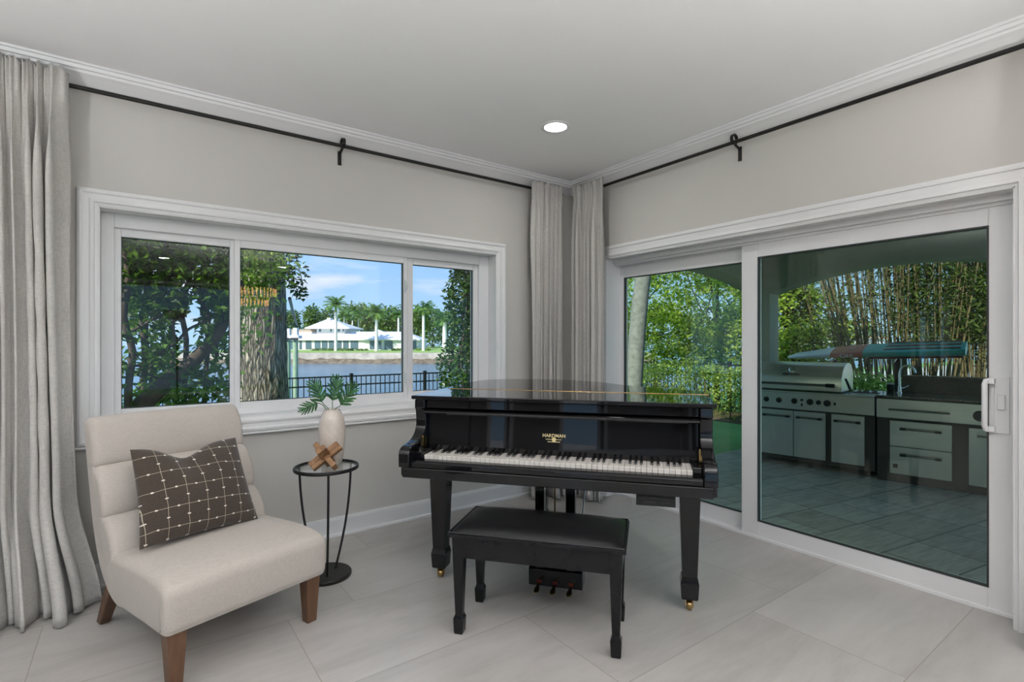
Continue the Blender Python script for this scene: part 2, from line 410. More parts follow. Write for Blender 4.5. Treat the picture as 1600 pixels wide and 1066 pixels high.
def wall(name, label, axis, off0, off1, a0, a1, opens):
    """axis 'x': wall runs along x (off = y range); opens = [(a0,a1,z0,z1)]"""
    mb = MB()
    def bx(p, q, z0, z1):
        if q - p < 1e-4 or z1 - z0 < 1e-4: return
        if axis == 'x': mb.box(p, q, off0, off1, z0, z1)
        else: mb.box(off0, off1, p, q, z0, z1)
    cur = a0
    for o in sorted(opens):
        bx(cur, o[0], 0, ZC); bx(o[0], o[1], 0, o[2]); bx(o[0], o[1], o[3], ZC); cur = o[1]
    bx(cur, a1, 0, ZC)
    return tag(mb.build(name, 'farwall' if name in ('wall_left', 'wall_front') else 'wall'), label, 'wall', None, 'structure')
wall('wall_back', 'warm white wall with the wide waterside window', 'x', YB, YB + 0.22, XL, XR, [(WO[0], WO[1], WO[2], WO[3])])
wall('wall_right', 'warm white wall with the sliding patio door', 'y', XR, XR + 0.24, YF, YB + 0.22, [(DO[0], DO[1], 0, DO[2])])
LW = [(-2.6, -1.7, 0.05, 2.4), (-0.62, -0.27, 0.05, 2.4), (2.84, 2.94, 0.95, 1.78), (3.09, 3.24, 0.95, 1.78)]
FW = [(-4.2, -1.2, 0.05, 2.4), (-0.2, 2.9, 0.05, 2.4)]
wall('wall_left', 'taupe wall at the far left of the open room', 'y', XL - 0.22, XL, YF, YB + 0.22, LW)
wall('wall_front', 'taupe wall at the rear of the open room', 'x', YF - 0.22, YF, XL, XR, FW)
for i, (a0, a1, z0, z1) in enumerate(LW + FW):
    w = struct('window_%d' % (i + 2), 'tall white framed window on the far side of the room', 'window')
    mb = MB(); gp = MB()
    if i < len(LW):
        sweep_rect(mb, 'x', XL, 1, a0 - 0.07, a1 + 0.07, z0 - 0.07, z1 + 0.07, [(0, 0), (0, 0.02), (0.07, 0.02), (0.07, -0.1), (0.1, -0.1), (0.1, -0.14)])
        gp.box(XL - 0.124, XL - 0.118, a0, a1, z0, z1)
    else:
        sweep_rect(mb, 'y', YF, 1, a0 - 0.07, a1 + 0.07, z0 - 0.07, z1 + 0.07, [(0, 0), (0, 0.02), (0.07, 0.02), (0.07, -0.1), (0.1, -0.1), (0.1, -0.14)])
        gp.box(a0, a1, YF - 0.124, YF - 0.118, z0, z1)
    mb.build('window_frame', 'frame', w); gp.build('pane', 'clear', w)

# crown moulding (profile: down the wall, out along the ceiling)
CP = [(0.0, 0.093), (0.010, 0.093), (0.013, 0.086), (0.026, 0.083), (0.04, 0.071), (0.066, 0.052), (0.085, 0.042), (0.088, 0.03), (0.102, 0.028), (0.106, 0.012), (0.118, 0.010), (0.118, 0.0)]
mb = MB(); rings = []
for out, dn in CP:
    rings.append([(XL + out, YF + out, ZC - dn), (XR - out, YF + out, ZC - dn), (XR - out, YB - out, ZC - dn), (XL + out, YB - out, ZC - dn)])
mb.loft(rings, closed=False)
tag(mb.build('trim_1', 'trim'), 'white crown moulding where the walls meet the ceiling', 'moulding', None, 'structure')
BP = [(0.0, 0.125), (0.010, 0.125), (0.014, 0.105), (0.016, 0.02), (0.024, 0.018), (0.027, 0.010), (0.027, 0.0)]
def baseboard(name, label, side, a0, a1):
    mb = MB(); poly = [(0, 0)] + BP
    if side == 'back': mb.prism([(YB - o, z) for o, z in poly], 0, a0, a1)
    elif side == 'right': mb.prism([(XR - o, z) for o, z in poly], 1, a0, a1)
    elif side == 'left': mb.prism([(XL + o, z) for o, z in poly], 1, a0, a1)
    else: mb.prism([(YF + o, z) for o, z in poly], 0, a0, a1)
    tag(mb.build(name, 'trim'), label, 'baseboard', None, 'structure')
baseboard('baseboard_back', 'white baseboard under the waterside window', 'back', XL, XR)
baseboard('baseboard_right', 'white baseboard beyond the patio door', 'right', YF, DO[0] - 0.1)
baseboard('baseboard_left', 'white baseboard at the far left', 'left', YF, YB)
baseboard('baseboard_front', 'white baseboard at the rear of the room', 'front', XL, XR)
baseboard('baseboard_corner', 'short white baseboard behind the corner curtains', 'right', DO[1] + 0.1, YB)

# ---- waterside window
win = struct('window_1', 'wide three part white sliding window looking over the water', 'window')
CAS = [(0, 0), (0, 0.022), (0.012, 0.028), (0.022, 0.028), (0.026, 0.020), (0.05, 0.019), (0.054, 0.024), (0.068, 0.026), (0.074, 0.018), (0.09, 0.014), (0.09, -0.002)]
mb = MB(); sweep_rect(mb, 'y', YB, -1, WO[0] - 0.09, WO[1] + 0.09, WO[2] - 0.09, WO[3] + 0.09, CAS)
mb.box(WO[0] - 0.1, WO[1] + 0.1, YB - 0.034, YB, WO[2] - 0.104, WO[2] - 0.092)
mb.build('casing', 'trim', win, bevel=0.003)
mb = MB(); yj = 3.64
for x0, x1 in ((WO[0], WO[0] + 0.004), (WO[1] - 0.004, WO[1])): mb.box(x0, x1, YB - 0.012, yj + 0.08, WO[2], WO[3])
mb.box(WO[0], WO[1], YB - 0.012, yj + 0.08, WO[3] - 0.004, WO[3]); mb.box(WO[0], WO[1], YB - 0.012, yj + 0.08, WO[2], WO[2] + 0.004)
mb.build('jamb', 'trim', win)
GZ0, GZ1 = 0.925, 1.893
GL = [(-0.06, 0.48), (0.535, 1.634), (1.717, 2.257)]
mb = MB()
mb.box(WO[0] + 0.004, GL[0][0] - 0.03, yj - 0.02, yj + 0.08, WO[2] + 0.004, WO[3] - 0.004); mb.box(GL[2][1] + 0.04, WO[1] - 0.004, yj - 0.02, yj + 0.08, WO[2] + 0.004, WO[3] - 0.004)
mb.box(GL[0][0] - 0.03, GL[2][1] + 0.04, yj - 0.02, yj + 0.08, GZ1 + 0.045, WO[3] - 0.004); mb.box(GL[0][0] - 0.03, GL[2][1] + 0.04, yj - 0.02, yj + 0.08, WO[2] + 0.004, GZ0 - 0.04)
mb.build('window_frame', 'frame', win, bevel=0.004)
for k, (g0, g1) in enumerate(GL):
    y0 = yj + (0.004 if k != 1 else -0.012)
    l = g0 - (0.034 if k == 0 else 0.032 if k == 1 else 0.046); r = g1 + (0.032 if k == 0 else 0.03 if k == 1 else 0.045)
    mb = MB()
    prof = [(l, r, GZ0 - 0.045, GZ1 + 0.05)]
    mb.box(l, g0, y0, y0 + 0.05, GZ0 - 0.045, GZ1 + 0.05); mb.box(g1, r, y0, y0 + 0.05, GZ0 - 0.045, GZ1 + 0.05)
    mb.box(g0, g1, y0, y0 + 0.05, GZ0 - 0.045, GZ0); mb.box(g0, g1, y0, y0 + 0.05, GZ1, GZ1 + 0.05)
    s = mb.build('sash', 'frame', win, bevel=0.003)
    gm = MB(); sweep_rect(gm, 'y', y0 + 0.018, -1, g0 - 0.002, g1 + 0.002, GZ0 - 0.002, GZ1 + 0.002, [(0, 0.004), (0.006, 0.004), (0.006, -0.01)])
    gm.build('gasket', 'gasket', s)
    MB().box(g0, g1, y0 + 0.024, y0 + 0.030, GZ0, GZ1).build('pane', 'clear', s)
    if k == 1:
        for z in (1.03, 1.72):
            lb = MB(); lb.box(g1 + 0.006, g1 + 0.026, y0 - 0.012, y0, z - 0.05, z + 0.05)
            lb.tube([(g1 + 0.016, y0 - 0.012, z - 0.03), (g1 + 0.020, y0 - 0.026, z), (g1 + 0.012, y0 - 0.03, z + 0.04)], [0.008, 0.007, 0.005], 8)
            lb.build('latch', 'frame', s, smooth=40)

# ---- sliding patio door
door = struct('door_1', 'white two panel sliding glass patio door', 'door')
mb = MB(); y0, y1, zt = DO[0] - 0.09, DO[1] + 0.09, DO[2] + 0.1
rings = []
DC = [(0, 0), (0, 0.022), (0.012, 0.028), (0.022, 0.028), (0.026, 0.020), (0.055, 0.019), (0.06, 0.024), (0.075, 0.026), (0.08, 0.018), (0.09, 0.014), (0.09, -0.002)]
for ins, h in DC:
    t = ins * 0.1 / 0.09
    rings.append([(XR - h, y0 + ins, 0), (XR - h, y0 + ins, zt - t), (XR - h, y1 - ins, zt - t), (XR - h, y1 - ins, 0)])
vs = [p for r in rings for p in r]; fs = []
for i in range(len(rings) - 1):
    for k in range(3): q = 4 * i + k; fs.append((q, q + 1, q + 5, q + 4))
mb.add(vs, fs); mb.build('casing', 'trim', door)
mb = MB()
mb.box(XR - 0.012, 3.46, DO[0], DO[0] + 0.006, 0, DO[2]); mb.box(XR - 0.012, 3.46, DO[1] - 0.006, DO[1], 0, DO[2]); mb.box(XR - 0.012, 3.46, DO[0], DO[1], DO[2] - 0.006, DO[2])
mb.build('jamb', 'trim', door)
mb = MB()
mb.box(3.30, 3.325, DO[0], DO[1], 1.968, DO[2]); mb.box(3.325, 3.46, DO[0], DO[1], 1.952, DO[2]); mb.box(3.33, 3.46, DO[0], DO[1], -0.02, 0.018)
mb.box(3.40, 3.46, 3.05, DO[1], 0, DO[2]); mb.box(3.375, 3.46, DO[0], DO[0] + 0.02, 0, DO[2])
mb.build('door_track', 'frame', door, bevel=0.003)
PAN = [(3.338, (0.675, 1.82), (0.118, 1.862), 0.575, 1.936, 0.012, 1.958), (3.395, (1.95, 3.03), (0.125, 1.851), 1.86, 3.075, 0.018, 1.956)]
for k, (px_, (ga, gb), (za, zb), l, r, zl, zh) in enumerate(PAN):
    mb = MB(); d = 0.045
    mb.box(px_, px_ + d, l, ga, zl, zh); mb.box(px_, px_ + d, gb, r, zl, zh); mb.box(px_, px_ + d, ga, gb, zl, za); mb.box(px_, px_ + d, ga, gb, zb, zh)
    s = mb.build('door_panel', 'frame', door, bevel=0.003)
    gm = MB(); sweep_rect(gm, 'x', px_, -1, ga - 0.003, gb + 0.003, za - 0.003, zb + 0.003, [(0, 0.003), (0.008, 0.003), (0.008, -0.02)])
    gm.build('gasket', 'gasket', s)
    MB().box(px_ + 0.018, px_ + 0.026, ga, gb, za, zb).build('pane', 'tint', s)
    if k == 0:
        hb = MB(); hb.box(px_ - 0.008, px_, 0.598, 0.652, 0.865, 1.135)
        hb.tube([(px_ - 0.004, 0.662, 0.885), (px_ - 0.045, 0.675, 0.885), (px_ - 0.05, 0.678, 0.9), (px_ - 0.05, 0.678, 1.1), (px_ - 0.045, 0.675, 1.115), (px_ - 0.004, 0.662, 1.115)], 0.012, 8)
        hb.box(px_ - 0.045, px_ - 0.004, 0.645, 0.672, 0.872, 0.898); hb.box(px_ - 0.045, px_ - 0.004, 0.645, 0.672, 1.102, 1.128)
        hb.box(px_ - 0.022, px_ - 0.008, 0.612, 0.638, 0.98, 1.05)
        hb.build('handle', 'frame', s, smooth=40, bevel=0.003)

# ------------------------------------------------------------------ ceiling cans, chandelier
CANS = [(2.242, 2.595), (0.4, 0.7), (-1.4, 0.7), (-1.4, 2.6), (2.24, -1.2), (0.4, -1.2), (-1.4, -1.2), (2.24, -3.1), (0.4, -3.1), (-1.4, -3.1)]
t0 = MB().lathe([(0.072, 0.0), (0.096, 0.0), (0.098, -0.003), (0.094, -0.007), (0.076, -0.007), (0.072, -0.003), (0.072, 0.0)], 40)
for i, (x, y) in enumerate(CANS):
    lab = 'lit round recessed downlight with a white trim ring in the ceiling above the piano' if i == 0 else 'lit recessed downlight out of view in the ceiling over the open room'
    c = thing('recessed_light', lab, 'ceiling light', (x, y, ZC), 0, 'recessed ceiling lights')
    if i == 0:
        rim = t0.build('trim_ring', 'trim', c, smooth=50); lens = MB().lathe([(0.0, -0.0035), (0.072, -0.0035)], 40).build('lens', 'lens', c)
    else:
        for src in (rim, lens):
            d = src.copy(); COL.objects.link(d); d.parent = c
    la = bpy.data.lights.new('downlight', 'AREA'); la.shape = 'DISK'; la.size = 0.14; la.energy = LAMP; la.color = (1.0, 0.985, 0.965)
    lo = bpy.data.objects.new('downlight', la); COL.objects.link(lo); lo.location = (x, y, ZC - 0.012)

ch = thing('chandelier', 'warm glowing crystal ring chandelier mirrored in the window glass', 'chandelier', (1.34, -0.56, 1.92))
MB().lathe([(0.0, 0.795), (0.06, 0.795), (0.065, 0.775), (0.02, 0.765), (0.0, 0.765)], 24).build('canopy', 'oldbrass', ch, smooth=40)
MB().tube([(0, 0, 0.77), (0, 0, 0.16)], 0.006, 8).build('stem', 'oldbrass', ch, smooth=60)
for nm, rr, zz in (('ring', 0.27, 0.13), ('ring', 0.17, -0.02)):
    MB().lathe([(rr - 0.012, zz + 0.012), (rr + 0.012, zz + 0.012), (rr + 0.012, zz - 0.012), (rr - 0.012, zz - 0.012), (rr - 0.012, zz + 0.012)], 40).build(nm, 'oldbrass', ch, smooth=40)
mb = MB()
for k in range(3):
    th = k * 2 * PI / 3; mb.tube([(0, 0, 0.16), (0.27 * math.cos(th), 0.27 * math.sin(th), 0.13)], 0.005, 6); mb.tube([(0, 0, 0.16), (0.17 * math.cos(th), 0.17 * math.sin(th), -0.02)], 0.005, 6)
mb.build('arms', 'oldbrass', ch, smooth=60)
for rr, z1, n, L in ((0.27, 0.118, 34, 0.10), (0.17, -0.032, 22, 0.08)):
    for k in range(n):
        th = 2 * PI * k / n; x, y = rr * math.cos(th), rr * math.sin(th)
        MB().tube([(x, y, z1), (x, y, z1 - L)], [0.008, 0.005], 6).build('crystal', 'crystal', ch, smooth=60)

for i, (x, y, en_) in enumerate(((-1.5, 1.2, 0.95), (1.9, -1.3, 0.95), (0.45, -0.7, 1.2))):  # made-up uplighters out of view, added as fill for the ceiling
    fl_ = thing('floor_lamp', ['tall bowl topped floor lamp at the left of the viewpoint, shining at the ceiling', 'tall bowl topped floor lamp near the right wall behind the viewpoint', 'tall bowl topped floor lamp straight behind the viewpoint'][i], 'floor lamp', (x, y, 0), 0, 'uplighter floor lamps')
    MB().lathe([(0.0, 0.0), (0.14, 0.0), (0.14, 0.012), (0.02, 0.03), (0.0, 0.03)], 32).build('base', 'iron', fl_, smooth=40)
    MB().tube([(0, 0, 0.03), (0, 0, 1.62)], 0.011, 12).build('pole', 'iron', fl_, smooth=60)
    MB().lathe([(0.0, 1.60), (0.06, 1.61), (0.13, 1.65), (0.165, 1.71), (0.170, 1.71), (0.135, 1.642), (0.06, 1.602), (0.0, 1.592)], 32).build('lamp_bowl', 'trim', fl_, smooth=60)
    la = bpy.data.lights.new('lamp_light', 'AREA'); la.shape = 'DISK'; la.size = 0.22; la.energy = UP * en_; la.color = (0.985, 0.99, 1.0)
    lo = bpy.data.objects.new('lamp_light', la); COL.objects.link(lo); lo.location = (x, y, 1.685); lo.rotation_euler = (PI, 0, 0)

# ------------------------------------------------------------------ curtains
def curtain(name, label, A, B, A2, B2, nrm, nf, amp, seed, ztop=2.645, flare=0.0, hem=0.004, hz=0.55, topamp=0.6, group='grey linen drapes', edge=(0, 0)):
    rr = random.Random(seed); ph = [rr.uniform(0, 6.28) for _ in range(8)]
    nu = nf * 16; nv = 64; vs = []; fs = []
    A, B, A2, B2, nrm = Vector(A), Vector(B), Vector(A2), Vector(B2), Vector(nrm)
    tan = (B - A).normalized()
    for j in range(nv + 1):
        v = (j / nv) ** 1.0 if True else 0
        if j < 14: z = ztop - 0.30 * (j / 14)
        else: z = (ztop - 0.30) + (hem - (ztop - 0.30)) * ((j - 14) / (nv - 14))
        h = (ztop - z); low = smoothstep(0.9, 0.0, z); fl = smoothstep(hz, 0.0, z)
        spread = smoothstep(0.10, 0.55, h); full = max(0.0, (ztop - z) / ztop)
        for i in range(nu + 1):
            u = i / nu
            uw = u + 0.014 * math.sin(2 * PI * u * 2.3 + ph[0]) + 0.016 * math.sin(2 * PI * u * 5.1 + ph[1] + z * 0.35) + 0.010 * math.sin(z * 1.9 + ph[2] + u * 9)
            p = 2 * PI * nf * uw
            k = 1 + 0.25 * math.sin(2 * PI * u * 1.7 + ph[3]) + 0.2 * math.sin(u * 23 + ph[5])
            a = amp * k * (topamp + (1 - topamp) * spread) * (1 + 0.35 * low)
            d = a * (math.sin(p) + 0.28 * math.sin(2 * p + ph[4] + 1.2 * math.sin(z * 1.3 + ph[6])) + 0.10 * math.sin(3 * p + z * 2.0 + ph[7]))
            pin = math.exp(-((h - 0.115) / 0.06) ** 2)
            head = 1 - smoothstep(0.09, 0.24, h)
            d += 0.012 * head * math.sin(3 * p + ph[4]) * (1 - 0.3 * pin) - 0.45 * pin * d
            d += 0.02 * low * math.sin(p * 0.5 + ph[5] + z * 5) + flare * fl * (0.7 + 0.5 * math.sin(p * 0.5 + ph[0]))
            t = 0.40 * a * math.sin(2 * p) * (0.3 + 0.7 * spread)
            b = A.lerp(B, u).lerp(A2.lerp(B2, u), fl * 0.75 + 0.25 * full)
            q = b + nrm * d + tan * t
            q.z = z + (0.012 * math.sin(3 * p) * head if j == 0 else 0) + (0.0 if j < nv else 0.006 * (1 + math.sin(p * 0.5 + ph[1])))
            vs.append(q)
    for j in range(nv):
        for i in range(nu):
            q = j * (nu + 1) + i; fs.append((q, q + 1, q + nu + 2, q + nu + 1))
    mb = MB(); mb.add(vs, fs); o = mb.build(name, 'linen', None, smooth=180, fix=False)
    sd = o.modifiers.new('cloth', 'SOLIDIFY'); sd.thickness = 0.003; sd.offset = 0
    return tag(o, label, 'curtain', group)
curtain('curtain', 'grey pinch pleated linen curtain beside the armchair, left of the window', (-0.98, 3.365, 0), (-0.27, 3.365, 0), (-1.05, 3.33, 0), (-0.155, 3.30, 0), (0, -1, 0), 14, 0.044, 3, flare=0.085)
curtain('curtain', 'grey pleated curtain in the corner hanging on the window wall side', (2.665, 3.375, 0), (3.005, 3.375, 0), (2.655, 3.36, 0), (3.01, 3.36, 0), (0, -1, 0), 7, 0.036, 11, flare=0.03, ztop=2.64)
curtain('curtain', 'grey pleated curtain in the corner hanging on the patio door side', (3.085, 3.315, 0), (3.085, 2.985, 0), (3.075, 3.31, 0), (3.075, 2.98, 0), (-1, 0, 0), 7, 0.034, 23, flare=0.03, ztop=2.64)
curtain('curtain', 'pale curtain whose hem just shows right of the patio door', (3.075, 0.36, 0), (3.075, -0.35, 0), (3.10, 0.50, 0), (3.06, -0.38, 0), (-1, 0, 0), 8, 0.028, 31, flare=0.03)

def rod(name, label, P, Q, brk, wallaxis):
    t = thing(name, label, 'curtain rod', P, 0, 'black curtain rods')
    D = Vector(Q) - Vector(P)
    MB().tube([(0, 0, 0), D], 0.0115, 12).build('pole', 'iron', t, smooth=60)
    e = D.normalized()
    MB().tube([-e * 0.03, -e * 0.012, e * 0.005], [0.012, 0.018, 0.014], 12).build('finial', 'iron', t, smooth=60)
    MB().tube([D - e * 0.005, D + e * 0.012, D + e * 0.03], [0.014, 0.018, 0.012], 12).build('finial', 'iron', t, smooth=60)
    out = Vector((0, 1, 0)) if wallaxis == 'y' else Vector((1, 0, 0))
    gap = (YB - P[1]) if wallaxis == 'y' else (XR - P[0])
    for b in brk:
        c = D * b; m = MB()
        cen = c + out * 0.008 + Vector((0, 0, 0.022)); n_ = 28; rings = []
        for k in range(n_ + 1):                     # flat strap curled into a ring that carries the pole
            th = 2 * PI * k / n_; dr = out * math.cos(th) + Vector((0, 0, 1)) * math.sin(th); p = cen + dr * 0.031
            rings.append([p + e * 0.009 + dr * 0.003, p - e * 0.009 + dr * 0.003, p - e * 0.009 - dr * 0.003, p + e * 0.009 - dr * 0.003])
        m.loft(rings)
        q0 = c + out * 0.022 + Vector((0, 0, -0.012)); q1 = c + out * (gap - 0.003) + Vector((0, 0, -0.028))
        m.loft([[q + e * 0.008 + Vector((0, 0, 0.003)), q - e * 0.008 + Vector((0, 0, 0.003)), q - e * 0.008 - Vector((0, 0, 0.003)), q + e * 0.008 - Vector((0, 0, 0.003))] for q in (q0, q1)])
        M = Matrix.Translation(c + out * (gap - 0.004))
        if wallaxis == 'y': m.box(-0.012, 0.012, -0.002, 0.003, -0.105, -0.012, M)
        else: m.box(-0.002, 0.003, -0.012, 0.012, -0.105, -0.012, M)
        m.build('bracket', 'iron', t, smooth=40)
    return t
rod('curtain_rod', 'long black curtain rod above the waterside window', (-1.35, 3.44, 2.60), (3.02, 3.44, 2.60), [0.03, 0.565, 0.985], 'y')
rod('curtain_rod', 'long black curtain rod above the sliding patio door', (3.15, 3.35, 2.60), (3.15, -0.75, 2.60), [0.02, 0.358, 0.97], 'x')
# ------------------------------------------------------------------ grand piano
RZ = math.radians(-50.8)
UW = lambda u, w: (u * math.cos(RZ) - w * math.sin(RZ), u * math.sin(RZ) + w * math.cos(RZ))
PO = UW(-0.4425, 2.4)
def catmull(pts, n=8, closed=False):
    out = []; P = [Vector(p) for p in pts]; m = len(P)
    for i in range(m if closed else m - 1):
        p0 = P[(i - 1) % m] if closed or i > 0 else P[i]; p1 = P[i]; p2 = P[(i + 1) % m]
        p3 = P[(i + 2) % m] if closed or i + 2 < m else P[i + 1]
        for k in range(n):
            t = k / n
            out.append(0.5 * ((2 * p1) + (p2 - p0) * t + (2 * p0 - 5 * p1 + 4 * p2 - p3) * t * t + (3 * p1 - p0 - 3 * p2 + p3) * t ** 3))
    if not closed: out.append(P[-1])
    return out
piano = thing('grand_piano', 'glossy black baby grand piano with closed lid in the corner', 'piano', (PO[0], PO[1], 0), RZ)
def tail(ins):
    k = [(-0.733 + ins, 0.95), (-0.725 + ins, 1.12), (-0.66 + ins * 0.8, 1.255 - ins * 0.6), (-0.51, 1.325 - ins), (-0.33, 1.358 - ins), (-0.14, 1.335 - ins), (0.045 - ins * 0.4, 1.25 - ins * 0.8), (0.19 - ins * 0.6, 1.11 - ins * 0.7), (0.31 - ins * 0.6, 0.965 - ins * 0.8), (0.49 - ins * 0.3, 0.82 - ins), (0.68 - ins * 0.6, 0.70 - ins), (0.733 - ins, 0.64 - ins)]
    return [(p.x, p.y) for p in catmull(k, 6)]
HY = 0.455
mb = MB(); mb.prism([(0.733, 0.035), (0.733, HY - 0.002), (-0.733, HY - 0.002), (-0.733, 0.035)], 2, 1.009, 1.028)
mb.build('lid_front_flap', 'lacquer', piano, bevel=0.004, seg=3)
mb = MB(); mb.prism(([(0.733, HY + 0.001)] + [(-0.733, HY + 0.001)] + tail(0))[::-1], 2, 1.009, 1.028)
mb.build('lid', 'lacquer', piano, bevel=0.004, seg=3)
mb = MB(); x = -0.70
while x < 0.70:
    mb.tube([(x, HY, 1.0275), (x + 0.052, HY, 1.0275)], 0.003, 8); x += 0.0535
mb.build('hinge', 'oldbrass', piano, smooth=60)
mb = MB(); mb.prism(([(0.713, 0.22), (-0.713, 0.22)] + tail(0.02))[::-1], 2, 0.70, 1.0075)
mb.build('rim', 'lacquer', piano, smooth=35)
mb = MB(); mb.prism(([(0.60, 0.35), (-0.60, 0.35)] + tail(0.10))[::-1], 2, 0.655, 0.70)
mb.build('soundboard_frame', 'satin', piano)
# arms
prof = [(0.26, 0.655), (0.26, 1.0075), (0.045, 1.0075), (0.042, 0.965), (0.052, 0.955), (0.058, 0.915)] 
prof += [(p.x, p.y) for p in catmull([(0.058, 0.90), (0.055, 0.87), (0.035, 0.84), (0.0, 0.817), (-0.045, 0.805), (-0.095, 0.798), (-0.125, 0.785), (-0.137, 0.762)], 5)] + [(-0.137, 0.702), (-0.11, 0.698), (-0.11, 0.655)]
for x0 in (-0.7175, 0.6625):
    mb = MB(); mb.prism(prof[::-1], 0, x0, x0 + 0.055); mb.build('arm', 'lacquer', piano, smooth=35, bevel=0.005, seg=3)
mb = MB(); mb.box(-0.702, 0.702, -0.128, 0.62, 0.652, 0.700); mb.build('keybed', 'lacquer', piano, bevel=0.004)
mb = MB(); mb.prism([(-0.118, 0.7), (-0.118, 0.722), (-0.108, 0.732), (-0.066, 0.734), (-0.066, 0.7)][::-1], 0, -0.6625, 0.6625); mb.build('key_slip', 'lacquer', piano, bevel=0.003)
for x0 in (-0.6625, 0.6265):
    mb = MB(); mb.box(x0, x0 + 0.036, -0.06, 0.105, 0.70, 0.765); k = mb.build('key_block', 'lacquer', piano, bevel=0.004)
for x0 in (-0.6615, 0.6565):
    mb = MB(); mb.box(x0, x0 + 0.005, 0.015, 0.028, 0.77, 0.83); mb.box(x0, x0 + 0.005, 0.042, 0.055, 0.77, 0.82); mb.build('hinge_plate', 'brass', piano)
# fallboard, lip, music rail
mb = MB(); mb.prism([(0.084, 0.748), (0.078, 0.775), (0.080, 0.81), (0.0865, 0.87), (0.0937, 0.938), (0.13, 0.94), (0.14, 0.75)][::-1], 0, -0.661, 0.661)
fall = mb.build('fallboard', 'lacquer', piano, bevel=0.002)
mb = MB(); mb.prism([(0.030, 0.938), (0.026, 0.944), (0.028, 0.951), (0.040, 0.955), (0.14, 0.955), (0.14, 0.936)][::-1], 0, -0.661, 0.661); mb.build('fallboard_lip', 'lacquer', fall, smooth=40)
mb = MB(); mb.prism([(0.060, 0.964), (0.0645, 1.007), (0.22, 1.007), (0.22, 0.964)][::-1], 0, -0.661, 0.661); mb.build('music_rail', 'lacquer', piano, bevel=0.003)
# keys
KW = 1.2445 / 52; K0 = -0.6195
white0 = None
for i in range(52):
    x0 = K0 + KW * i
    if white0 is None:
        mb = MB(); mb.prism([(-0.055, 0.728), (-0.055, 0.742), (-0.056, 0.7485), (-0.053, 0.75), (0.1, 0.75), (0.1, 0.728)][::-1], 0, 0.0008, KW - 0.0009)
        white0 = mb.build('white_key', 'ivory', piano, bevel=0.0008, seg=1); o = white0
    else:
        o = white0.copy(); COL.objects.link(o)
    o.location = (x0, 0, 0)
black0 = None
for i in range(51):
    if i % 7 not in (0, 2, 3, 5, 6): continue
    x0 = K0 + KW * (i + 1) + {0: 0, 2: -0.0015, 3: 0.0015, 5: -0.002, 6: 0.0}[i % 7]
    if black0 is None:
        mb = MB(); rings = []
        for y, z1, w in ((-0.0005, 0.7485, 0.0125), (0.004, 0.7590, 0.0115), (0.012, 0.7610, 0.0108), (0.098, 0.7625, 0.0108)):
            rings.append([(-0.0068, y, 0.747), (0.0068, y, 0.747), (w / 2, y, z1), (-w / 2, y, z1)])
        mb.loft(rings); black0 = mb.build('black_key', 'ebony', piano, bevel=0.0008, seg=1); o = black0
    else:
        o = black0.copy(); COL.objects.link(o)
    o.location = (x0, 0, 0)
# gilt lettering on the fallboard
def text_mesh(body, size, name, mat, parent, loc, rot, ext=0.0004, weight=0.0, sx=1.0, space=1.0, matx=None):
    cu = bpy.data.curves.new(name, 'FONT'); cu.body = body; cu.size = size; cu.extrude = ext; cu.align_x = 'CENTER'; cu.align_y = 'CENTER'
    cu.offset = weight; cu.space_character = space
    tmp = bpy.data.objects.new(name, cu); COL.objects.link(tmp)
    dg = bpy.context.evaluated_depsgraph_get(); dg.update()
    me = bpy.data.meshes.new_from_object(tmp.evaluated_get(dg)); bpy.data.objects.remove(tmp); bpy.data.curves.remove(cu)
    me.materials.clear(); me.materials.append(MT[mat])
    o = bpy.data.objects.new(name, me); COL.objects.link(o); o.parent = parent
    o.location = loc; o.rotation_euler = rot; o.scale = (sx, 1, 1)
    return o
fa = math.atan2(0.022, 0.135)
def onfall(z): return 0.080 + (z - 0.81) * 0.107 - 0.0007
text_mesh('HARDMAN', 0.0225, 'maker_lettering', 'gold', fall, (-0.002, onfall(0.8465), 0.8465), (PI / 2 - 0.107, 0, 0), weight=0.0003, space=1.02)
mb = MB(); rr = random.Random(4)
for z, a, b in ((0.829, -0.040, -0.011), (0.829, 0.008, 0.036), (0.8175, -0.031, -0.006), (0.8175, 0.0, 0.027)):
    x = a
    while x < b:
        w = rr.uniform(0.0022, 0.0036); mb.box(x - 0.002, x + w - 0.002, onfall(z) - 0.0004, onfall(z), z - 0.0019, z + 0.0019); x += w + 0.0009
mb.build('small_gilt_lines', 'gold', fall)
mb = MB(); mb.prism([(-0.0115, 0.836), (-0.0125, 0.826), (-0.009, 0.819), (-0.002, 0.8145), (0.005, 0.819), (0.0085, 0.826), (0.0075, 0.836), (-0.002, 0.838)][::-1], 1, onfall(0.827) - 0.0010, onfall(0.827) + 0.001)
mb.build('gilt_crest', 'gold', fall)
